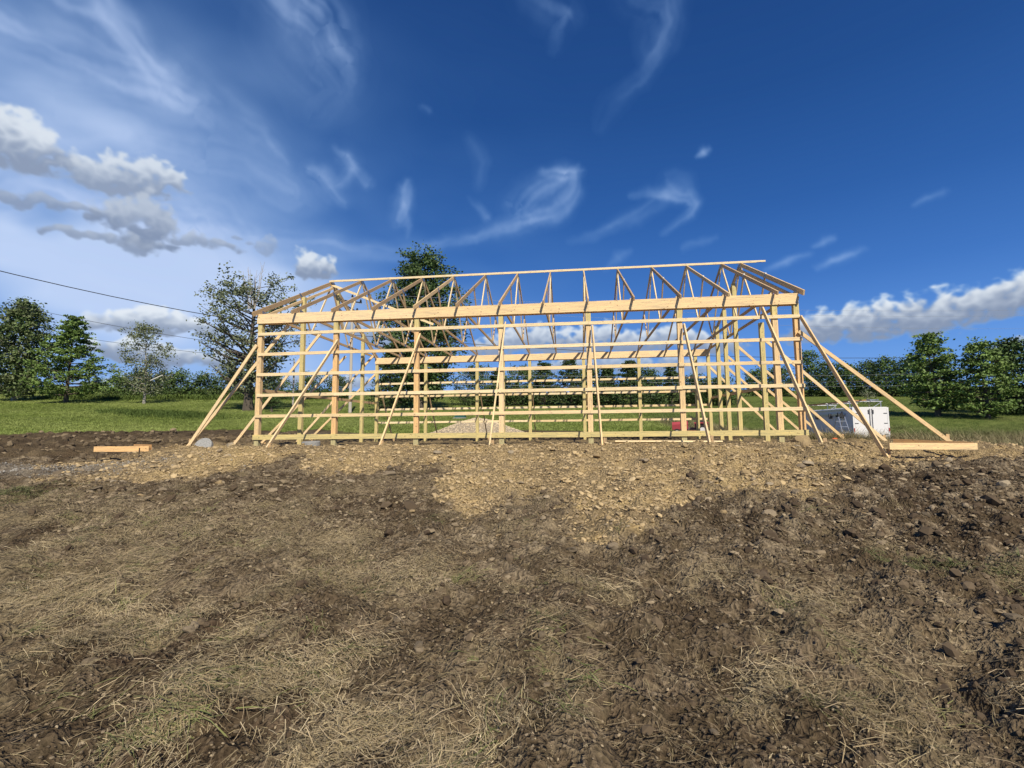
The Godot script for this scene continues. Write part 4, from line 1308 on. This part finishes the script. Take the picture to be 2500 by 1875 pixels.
func build_trees() -> void:
	var dark := Color(0.050, 0.082, 0.028)
	var deep := Color(0.076, 0.124, 0.036)
	var mid := Color(0.108, 0.176, 0.043)
	var light := Color(0.135, 0.200, 0.052)
	var grey := Color(0.165, 0.190, 0.115)
	var olive := Color(0.125, 0.148, 0.068)
	var put_at := func(x: float, z: float) -> Vector3: return Vector3(x, ground_y(x, z), z)
	tree("broadleaf_tree", "tall dark tree with pale trunk at the left edge of the photo", "tree", put_at.call(-56.8, -39.7), {"h": 12.0, "r": 3.2, "cb": 0.10, "profile": "column", "branches": 90, "clumps": 5, "leaves": 40, "leaf": 0.32, "clump": 0.85, "ca": deep, "cb2": olive, "bark": "bark_pale", "skip": 0.1, "seed": 11, "trunk": 0.24})
	tree("broadleaf_tree", "bright green cone shaped maple standing alone on the left lawn", "tree", put_at.call(-47.0, -37.1), {"h": 9.9, "r": 4.7, "cb": 0.13, "profile": "cone", "branches": 90, "clumps": 5, "leaves": 32, "leaf": 0.27, "clump": 0.62, "flat": 0.4, "rise": 0.25, "ca": mid, "cb2": light, "seed": 12, "trunk": 0.2})
	var birch := tree("birch_tree", "thin feathery grey green birch between the maple and the big open tree", "tree", put_at.call(-39.7, -39.65), {"h": 9.6, "r": 2.9, "cb": 0.15, "profile": "round", "branches": 52, "clumps": 4, "leaves": 30, "leaf": 0.22, "clump": 0.62, "skip": 0.1, "ca": olive, "cb2": grey, "bark": "bark_pale", "seed": 13, "trunk": 0.13})
	rod(birch, "dead_branch", Vector3(2.1, 2.45, 1.6), Vector3(3.6, 3.0, 1.7), 0.07, M.white_bark)
	var big := tree("cottonwood_tree", "large open grey green tree with bare top twigs behind the barn's left end", "tree", put_at.call(-23.2, -34.15), {"h": 14.2, "r": 5.3, "cb": 0.20, "profile": "vase", "branches": 84, "clumps": 5, "leaves": 34, "leaf": 0.27, "clump": 0.8, "skip": 0.26, "rise": 0.9, "ca": olive, "cb2": grey, "seed": 26, "trunk": 0.42})
	for i in 7:
		var s := Shape.new()
		var x := -0.9 + i * 0.3 + rng.randf_range(-0.1, 0.1)
		var tp := Vector3(x * 1.5 + rng.randf_range(-0.3, 0.3), 14.4 + rng.randf_range(-1.2, 0.9), rng.randf_range(-0.4, 0.4))
		var st := Vector3(x * 0.4, 10.4, 0.0)
		s.tube(PackedVector3Array([st, st.lerp(tp, 0.4) + Vector3(0.12, 0, 0), st.lerp(tp, 0.75) - Vector3(0.08, 0, 0), tp]), PackedFloat32Array([0.05, 0.035, 0.022, 0.01]), 5)
		for k in 3:
			var f := 0.45 + 0.17 * k
			var q := st.lerp(tp, f)
			s.tube(PackedVector3Array([q, q + Vector3(rng.randf_range(-0.7, 0.7), rng.randf_range(0.5, 1.1), rng.randf_range(-0.3, 0.3))]), PackedFloat32Array([0.02, 0.006]), 4)
		part(big, "bare_twig", s.make(), M.dead_wood)
	tree("poplar_tree", "tallest dense dark poplar rising behind the middle of the barn roof", "tree", put_at.call(-8.7, -45.1), {"h": 19.2, "r": 5.0, "cb": 0.10, "profile": "column", "branches": 150, "clumps": 5, "leaves": 38, "leaf": 0.33, "clump": 0.9, "ca": dark, "cb2": deep, "seed": 15, "trunk": 0.45, "rise": 0.7})
	tree("spruce_tree", "dark spruce at the left foot of the tall poplar", "tree", put_at.call(-11.4, -42.0), {"h": 7.4, "r": 2.9, "cb": 0.05, "profile": "cone", "branches": 60, "clumps": 5, "leaves": 26, "leaf": 0.24, "clump": 0.5, "rise": 0.05, "ca": dark, "cb2": dark, "seed": 16})
	tree("small_tree", "small dark umbrella shaped tree on the lawn seen between the left posts", "tree", put_at.call(-20.0, -33.1), {"h": 1.75, "r": 0.95, "cb": 0.45, "profile": "bush", "branches": 26, "clumps": 3, "leaves": 26, "leaf": 0.13, "clump": 0.3, "ca": dark, "cb2": deep, "seed": 17, "trunk": 0.12})
	var ord := ["leftmost", "second from the left", "third from the left", "fourth from the left", "fifth from the left", "sixth from the left", "seventh from the left", "eighth from the left", "ninth from the left", "tenth from the left", "eleventh from the left", "rightmost"]
	var hedge := [[-53, -50, 3.0, 2.2], [-51.2, -51.4, 4.1, 2.2], [-48.9, -53.1, 3.6, 2.3], [-47.3, -54.2, 3.9, 2.5], [-44.8, -56, 3.6, 2.5], [-42.2, -58, 3.9, 2.9], [-37.0, -61, 3.6, 3.0], [-32.5, -63.5, 3.8, 2.8], [-29, -66, 3.6, 2.7]]
	for i in hedge.size():
		var q: Array = hedge[i]
		tree("hedge_shrub", "dark hedge shrub along the left field, %s of the row" % (ord[i] if i < 8 else "last"), "shrub", put_at.call(q[0], q[1]), {"h": q[2], "r": q[3], "cb": 0.05, "profile": "bush", "branches": 30, "clumps": 4, "leaves": 26, "leaf": 0.27, "clump": 0.75, "ca": dark, "cb2": mid if i % 3 == 0 else deep, "seed": 30 + i, "group": "hedge shrubs along the left field"})
	var row := [[-4.1, -56.4, 5.6, 2.6, 0], [-1.3, -56.5, 5.0, 2.2, 1], [2.2, -55.5, 5.3, 2.7, 0], [5.3, -54.5, 5.8, 2.2, 1], [8.8, -53.5, 6.4, 2.3, 1], [11.2, -52.7, 4.7, 1.9, 0], [13.5, -52.2, 4.9, 1.7, 1], [16.2, -51.5, 5.6, 2.4, 1], [19.5, -57.9, 4.7, 2.0, 0], [23.4, -64.2, 5.6, 2.3, 1], [26.7, -63.4, 4.2, 2.1, 0], [29.8, -62.3, 3.8, 2.0, 0]]
	for i in row.size():
		var q: Array = row[i]
		var ev: bool = q[4] == 1
		tree("pine_tree" if ev else "broadleaf_tree", "dark %s seen through the barn's far wall, %s of the row" % ["pine" if ev else "bushy tree", ord[i]], "tree", put_at.call(q[0], q[1]), {"h": q[2], "r": q[3] * 1.35, "cb": 0.03, "profile": "cone" if ev else "round", "branches": 60, "clumps": 4, "leaves": 26, "leaf": 0.25, "clump": 0.6, "flat": 0.45 if ev else 0.8, "rise": 0.1 if ev else 0.5, "ca": dark, "cb2": dark if ev else deep, "seed": 50 + i, "group": "trees seen through the far wall"})
	var rr := [[45.5, -94.4, 5.2, 2.9], [49, -92.4, 5.8, 2.9], [53.3, -89.7, 8.6, 2.5], [56, -88, 6.4, 3.2], [58.6, -86.1, 5.9, 3.0], [61.5, -84.6, 6.2, 3.1], [63.7, -83, 6.7, 3.1], [66.1, -81.5, 6.7, 2.9], [69, -80, 6.2, 3.0]]
	for i in rr.size():
		var q: Array = rr[i]
		tree("field_tree", "dark rounded tree beyond the trailer, %s of the far row" % (ord[i] if i < 8 else "last"), "tree", put_at.call(q[0], q[1]), {"h": q[2], "r": q[3], "cb": 0.05, "profile": "round", "branches": 40, "clumps": 4, "leaves": 26, "leaf": 0.34, "clump": 0.85, "ca": dark, "cb2": deep if i % 2 else mid, "seed": 70 + i, "group": "far trees beyond the trailer"})
	tree("broadleaf_tree", "round topped green tree right of the trailer, tallest on the right", "tree", put_at.call(43.1, -39.1), {"h": 8.0, "r": 2.5, "cb": 0.12, "profile": "oval", "branches": 70, "clumps": 5, "leaves": 30, "leaf": 0.26, "clump": 0.58, "flat": 0.32, "rise": 0.25, "ca": mid, "cb2": light, "skip": 0.2, "seed": 90, "trunk": 0.22})
	tree("broadleaf_tree", "lighter green spreading tree next to the tallest right hand tree", "tree", put_at.call(45.9, -37.1), {"h": 7.1, "r": 2.5, "cb": 0.1, "profile": "oval", "branches": 70, "clumps": 5, "leaves": 30, "leaf": 0.25, "clump": 0.58, "flat": 0.32, "rise": 0.25, "ca": mid, "cb2": light, "skip": 0.2, "seed": 91, "trunk": 0.18})
	tree("broadleaf_tree", "dark leafy tree at the right edge of the photo", "tree", put_at.call(50.7, -40.0), {"h": 7.2, "r": 2.4, "cb": 0.05, "profile": "oval", "branches": 64, "clumps": 5, "leaves": 32, "leaf": 0.27, "clump": 0.7, "flat": 0.35, "rise": 0.3, "ca": dark, "cb2": deep, "skip": 0.12, "seed": 92, "trunk": 0.18})
	tree("dead_tree", "small thin half bare tree left of the right hand trees", "tree", put_at.call(38.4, -41.5), {"h": 2.9, "r": 0.9, "cb": 0.45, "profile": "round", "branches": 16, "clumps": 2, "leaves": 14, "leaf": 0.14, "clump": 0.3, "ca": olive, "cb2": grey, "seed": 93, "bark": "dead_wood", "trunk": 0.06})


# ---------------------------------------------------------------- ground cover, uncountable

func put(buf: PackedFloat32Array, b: Basis, p: Vector3, c: Color) -> void:
	buf.append_array(PackedFloat32Array([b.x.x, b.y.x, b.z.x, p.x, b.x.y, b.y.y, b.z.y, p.y, b.x.z, b.y.z, b.z.z, p.z, c.r, c.g, c.b, 1.0]))


func multi(parent: Node, called: String, mesh: Mesh, m: Material, buf: PackedFloat32Array) -> MultiMeshInstance3D:
	var mm := MultiMesh.new()
	mm.transform_format = MultiMesh.TRANSFORM_3D
	mm.use_colors = true
	mm.mesh = mesh
	mm.instance_count = buf.size() / 16
	mm.buffer = buf
	var o := MultiMeshInstance3D.new()
	o.name = numbered(called) if parent == self else called
	o.multimesh = mm
	o.material_override = m
	parent.add_child(o, true)
	o.set_meta("kind", "stuff")
	return o


func blades(sd: int, n: int, spread: float, len0: float, len1: float, wd: float, rise: float, fan: float) -> ArrayMesh:
	# a tuft of bent ribbons; fan is how far they turn from the tuft's own direction (x)
	var r := RandomNumberGenerator.new()
	r.seed = sd
	var s := Shape.new()
	for i in n:
		var p := Vector3(r.randfn() * spread * 0.5, 0, r.randfn() * spread * 0.5)
		var a := r.randf_range(-fan, fan)
		var d := Vector3(cos(a), 0, sin(a))
		var side := Vector3(-d.z, 0, d.x) * wd * r.randf_range(0.6, 1.3) * 0.5
		var l := r.randf_range(len0, len1)
		var up := rise * r.randf_range(0.4, 1.3)
		var q := p + d * l * 0.5 * cos(up) + Vector3(0, l * 0.5 * sin(up), 0)
		var e := q + d * l * 0.5 * cos(up * 0.2) + Vector3(0, l * 0.5 * sin(up * 0.2 - 0.1 if rise < 0.7 else up * 0.7), 0)
		e += Vector3(-d.z, 0, d.x) * l * r.randf_range(-0.25, 0.25)
		var v := r.randf_range(0.6, 1.25)
		s.tint = Color(v, v * r.randf_range(0.95, 1.02), v * r.randf_range(0.85, 1.0))
		s.quad(p - side, p + side, q + side * 0.9, q - side * 0.9)
		s.quad(q - side * 0.9, q + side * 0.9, e + side * 0.25, e - side * 0.25)
	return s.make(true)


func build_cover() -> void:
	# straw and torn turf on the slope
	var b1 := PackedFloat32Array()
	var b2 := PackedFloat32Array()
	var b3 := PackedFloat32Array()
	var tries := 0
	while tries < 62000:
		tries += 1
		var z := 12.4 - 7.8 * pow(rng.randf(), 1.35)
		var d := 14.2 - z
		var x := 9.35 - d * 0.12 + rng.randf_range(-1.05, 1.05) * d
		var st := straw_at(x, z)
		if rng.randf() > st * 0.85 + 0.02 or spill_at(x, z) > 0.5:
			continue
		var y := ground_y(x, z)
		var th := na.get_noise_2d(x * 0.5 + 60.0, z * 0.5) * 3.5 + rng.randfn() * 0.5
		var nrm := Vector3(ground_y(x - 0.05, z) - ground_y(x + 0.05, z), 0.1, ground_y(x, z - 0.05) - ground_y(x, z + 0.05)).normalized()
		var fx := Vector3(cos(th), 0, sin(th))
		fx = (fx - nrm * fx.dot(nrm)).normalized()
		var sc := rng.randf_range(0.7, 1.35)
		var bs := Basis(fx, nrm, fx.cross(nrm)).scaled(Vector3.ONE * sc)
		var dry := Color(0.36, 0.292, 0.178).lerp(Color(0.64, 0.54, 0.36), rng.randf() * rng.randf())
		dry = dry.lerp(Color(0.195, 0.152, 0.088), clampf(0.2 + nb.get_noise_2d(x * 1.3, z * 1.3) * 1.2, 0, 0.75))
		var k := rng.randf()
		if k < 0.03 or (k < 0.13 and nb.get_noise_2d(x * 0.9 + 5.0, z * 0.9) > 0.30):
			put(b3, bs, Vector3(x, y + 0.002, z), Color(0.125, 0.150, 0.055).lerp(Color(0.24, 0.225, 0.105), rng.randf()))
		elif k < (0.60 if x < 7.0 else 0.34):
			put(b1, bs, Vector3(x, y + 0.005, z), dry)
		else:
			put(b2, bs, Vector3(x, y + 0.003, z), dry)
	tag(multi(self, "dry_straw", blades(1, 17, 0.19, 0.035, 0.15, 0.0026, 0.08, 0.7), M.straw, b1), "long flattened dry grass combed over the near slope", "straw")
	tag(multi(self, "dry_stubble", blades(2, 20, 0.22, 0.010, 0.050, 0.0030, 0.22, 3.1), M.straw, b2), "short tangled dry stubble scattered over the near slope", "stubble")
	tag(multi(self, "green_blades", blades(3, 11, 0.12, 0.05, 0.17, 0.0042, 0.35, 1.0), M.grass, b3), "few green grass blades left among the straw", "grass")
	# crumbs of earth and chips of shale
	var c1 := PackedFloat32Array()
	var c2 := PackedFloat32Array()
	for i in 66000:
		var z := 12.3 - 12.5 * rng.randf()
		var d := 14.2 - z
		var x := 9.35 - d * 0.12 + rng.randf_range(-1.05, 1.05) * d
		if x < -5.0 or x > 22.0:
			continue
		var sp := spill_at(x, z)
		var e := Basis.from_euler(Vector3(rng.randf_range(-0.7, 0.7), rng.randf() * TAU, rng.randf_range(-0.7, 0.7)))
		var y := ground_y(x, z)
		if sp > 0.2 + rng.randf() * 0.5:
			var s := rng.randf_range(0.007, 0.025) * (1.0 + 1.9 * pow(rng.randf(), 6.0))
			var col := Color(0.47, 0.350, 0.185).lerp(Color(0.30, 0.23, 0.14), rng.randf()).lerp(Color(0.56, 0.445, 0.27), rng.randf() * rng.randf() * 0.8)
			if rng.randf() > 0.45 + heap_at(x, z):
				col = col.lerp(Color(0.21, 0.16, 0.10), rng.randf_range(0.3, 0.9))
				s *= 0.8
			put(c2, e.scaled(Vector3(s, s, s)), Vector3(x, y + s * 0.25, z), col)
		elif rng.randf() < 0.55:
			var s := rng.randf_range(0.006, 0.020) * clampf(d / 5.0, 0.6, 1.7)
			var col := Color(0.088, 0.067, 0.045).lerp(Color(0.27, 0.215, 0.145), rng.randf() * rng.randf())
			if rng.randf() < 0.05:
				col = Color(0.33, 0.265, 0.175)
			put(c1, e.scaled(Vector3(s, s, s)), Vector3(x, y + s * 0.2, z), col)
	for i in 5200:
		var z := rng.randf_range(2.6, 11.8)
		var d := 14.2 - z
		var x := 9.35 - d * 0.12 + rng.randf_range(-1.05, 1.05) * d
		var cl := nr.get_noise_2d(x * 1.1 + 7.0, z * 1.1) + smoothstep(8.0, 12.0, x) * 0.45 - 0.25
		if x < -4.0 or x > 21.0 or rng.randf() > cl or spill_at(x, z) > 0.4:
			continue
		var s := rng.randf_range(0.014, 0.038) * (1.0 + pow(rng.randf(), 4.0) * 1.2) * clampf(d / 5.0, 0.6, 1.4)
		var e := Basis.from_euler(Vector3(rng.randf_range(-1, 1), rng.randf() * TAU, rng.randf_range(-1, 1)))
		put(c1, e.scaled(Vector3(s, s, s)), Vector3(x, ground_y(x, z) + s * 0.15, z), Color(0.070, 0.050, 0.033).lerp(Color(0.16, 0.122, 0.08), rng.randf() * rng.randf()))
	for i in 7000:
		var z := rng.randf_range(4.4, 10.6)
		var d := 14.2 - z
		var x := 9.35 - d * 0.12 + rng.randf_range(-1.05, 1.05) * d
		var cl := na.get_noise_2d(x * 0.8 + 15.0, z * 0.8) * 1.5 + nb.get_noise_2d(x * 2.6, z * 2.6) * 0.9 + smoothstep(9.5, 6.5, z) * 0.25 - 0.22
		if x < -1.0 or x > 20.0 or rng.randf() > cl or spill_at(x, z) > 0.6:
			continue
		var s := rng.randf_range(0.008, 0.026) * (1.0 + pow(rng.randf(), 4.0) * 1.3) * clampf(d / 5.5, 0.6, 1.4)
		var e := Basis.from_euler(Vector3(rng.randf_range(-0.6, 0.6), rng.randf() * TAU, rng.randf_range(-0.6, 0.6)))
		put(c1, e.scaled(Vector3(s * 1.25, s * 0.7, s)), Vector3(x, ground_y(x, z) + s * 0.1, z), Color(0.21, 0.165, 0.108).lerp(Color(0.36, 0.29, 0.195), rng.randf() * rng.randf()))
	for i in 3600:
		var z := rng.randf_range(-14.0, 1.5)
		var x := rng.randf_range(-26.0, -3.0)
		if lawn_at(x, z) > 0.5 or rng.randf() > 0.55 + nb.get_noise_2d(x * 0.5, z * 0.5):
			continue
		var s := rng.randf_range(0.03, 0.10) * (1.0 + pow(rng.randf(), 4.0) * 1.2)
		var e := Basis.from_euler(Vector3(rng.randf_range(-1, 1), rng.randf() * TAU, rng.randf_range(-1, 1)))
		put(c1, e.scaled(Vector3(s, s, s)), Vector3(x, ground_y(x, z) + s * 0.15, z), Color(0.075, 0.056, 0.037).lerp(Color(0.27, 0.21, 0.135), rng.randf() * rng.randf()))
	tag(multi(self, "soil_crumbs", lump(55, 0.75), M.clod, c1), "crumbs of dark and dried earth over the slope", "soil")
	tag(multi(self, "shale_chips", lump(56, 0.42), M.chip, c2), "loose yellow chips of shale and subsoil round the pad", "subsoil")
	# grey gravel at the left
	var gv := PackedFloat32Array()
	for i in 800:
		var x := -1.6 + rng.randfn() * 1.5
		var z := 4.3 + rng.randfn() * 0.55
		var s := rng.randf_range(0.010, 0.028)
		put(gv, Basis.from_euler(Vector3(rng.randf() * 3, rng.randf() * 6, 0)).scaled(Vector3(s, s, s)), Vector3(x, ground_y(x, z) + s * 0.2, z), Color(0.20, 0.185, 0.16).lerp(Color(0.31, 0.295, 0.27), rng.randf()))
	tag(multi(self, "grey_gravel", lump(57, 0.7), M.gravel, gv), "patch of grey gravel on the ground at the left", "gravel")
	# turf patch at the left edge of the slope
	var tf := PackedFloat32Array()
	for i in 620:
		var x := 0.25 + rng.randfn() * 0.50
		var z := 6.75 + rng.randfn() * 0.26
		if i > 470:
			x = rng.randf_range(12.0, 13.4)
			z = 8.95 + rng.randfn() * 0.12 + (x - 12.0) * 0.32
		put(tf, Basis(Vector3.UP, rng.randf() * TAU).scaled(Vector3.ONE * rng.randf_range(0.7, 1.3)), Vector3(x, ground_y(x, z), z), Color(0.105, 0.140, 0.048).lerp(Color(0.22, 0.215, 0.105), rng.randf()))
	tag(multi(self, "green_tufts", blades(4, 13, 0.16, 0.04, 0.12, 0.0040, 0.55, 3.14), M.grass, tf), "small patches of living green turf on the slope", "grass")
	# lawn behind, meadow to the right
	var ln := PackedFloat32Array()
	for i in 56000:
		var dd := 22.0 + 62.0 * pow(rng.randf(), 1.6)
		var z := 14.2 - dd
		var x := 9.35 - dd * 0.12 + rng.randf_range(-1.24, 0.45) * dd
		if lawn_at(x, z) < 0.45 or (x > 17.0):
			continue
		var n := na.get_noise_2d(x * 0.07, z * 0.12)
		var col := Color(0.180, 0.236, 0.056).lerp(Color(0.275, 0.330, 0.100), clampf(0.45 + n * 1.2 + rng.randfn() * 0.22, 0, 1))
		put(ln, Basis(Vector3.UP, rng.randf() * TAU).scaled(Vector3.ONE * rng.randf_range(0.7, 1.3)), Vector3(x, ground_y(x, z), z), col)
	tag(multi(self, "lawn_grass", blades(5, 20, 0.34, 0.06, 0.15, 0.014, 1.0, 3.14), M.grass, ln), "mown green lawn behind the barn and to the left", "grass")
	var md := PackedFloat32Array()
	for i in 34000:
		var dd := 14.0 + 70.0 * pow(rng.randf(), 1.5)
		var z := 14.2 - dd
		var x := 9.35 - dd * 0.12 + rng.randf_range(0.25, 1.12) * dd
		if x < 15.5 or lawn_at(x, z) < 0.5 or (absf(x - 25.6) < 2.2 and z < -16.0 and z > -24.5):
			continue
		var dry := clampf(smoothstep(-34.0, -18.0, z) * 1.05 + na.get_noise_2d(x * 0.09, z * 0.2) * 0.45, 0, 1)
		var col := Color(0.105, 0.160, 0.042).lerp(Color(0.290, 0.240, 0.145), dry * rng.randf_range(0.55, 1.1))
		put(md, Basis(Vector3.UP, rng.randf() * TAU).scaled(Vector3.ONE * rng.randf_range(0.5, 1.0) * (1.0 if dry > 0.3 else 0.6)), Vector3(x, ground_y(x, z), z), col)
	tag(multi(self, "meadow_grass", blades(6, 18, 0.5, 0.3, 0.62, 0.012, 1.25, 3.14), M.straw, md), "tall brownish meadow grass right of the barn", "meadow")
	var wd := PackedFloat32Array()
	for i in 2600:
		var x := -27.5 + rng.randfn() * 3.2
		var z := -28.0 + rng.randfn() * 1.1 + (x + 27.5) * 0.25
		if i > 1300:
			var t := rng.randf()
			x = lerpf(-56.0, -38.0, t) + rng.randfn() * 1.2
			z = lerpf(-44.0, -57.0, t) + rng.randfn() * 1.0
		var s := rng.randf_range(0.5, 1.0) * (0.7 if i <= 1300 else 1.6)
		put(wd, Basis(Vector3.UP, rng.randf() * TAU).scaled(Vector3.ONE * s), Vector3(x, ground_y(x, z), z), Color(0.070, 0.112, 0.028).lerp(Color(0.14, 0.195, 0.048), rng.randf() * (0.6 if i <= 1300 else 1.0)))
	tag(multi(self, "tall_weeds", blades(7, 26, 0.6, 0.25, 0.6, 0.03, 1.2, 3.14), M.grass, wd), "tall green weeds in clumps and along the left hedge", "weeds")
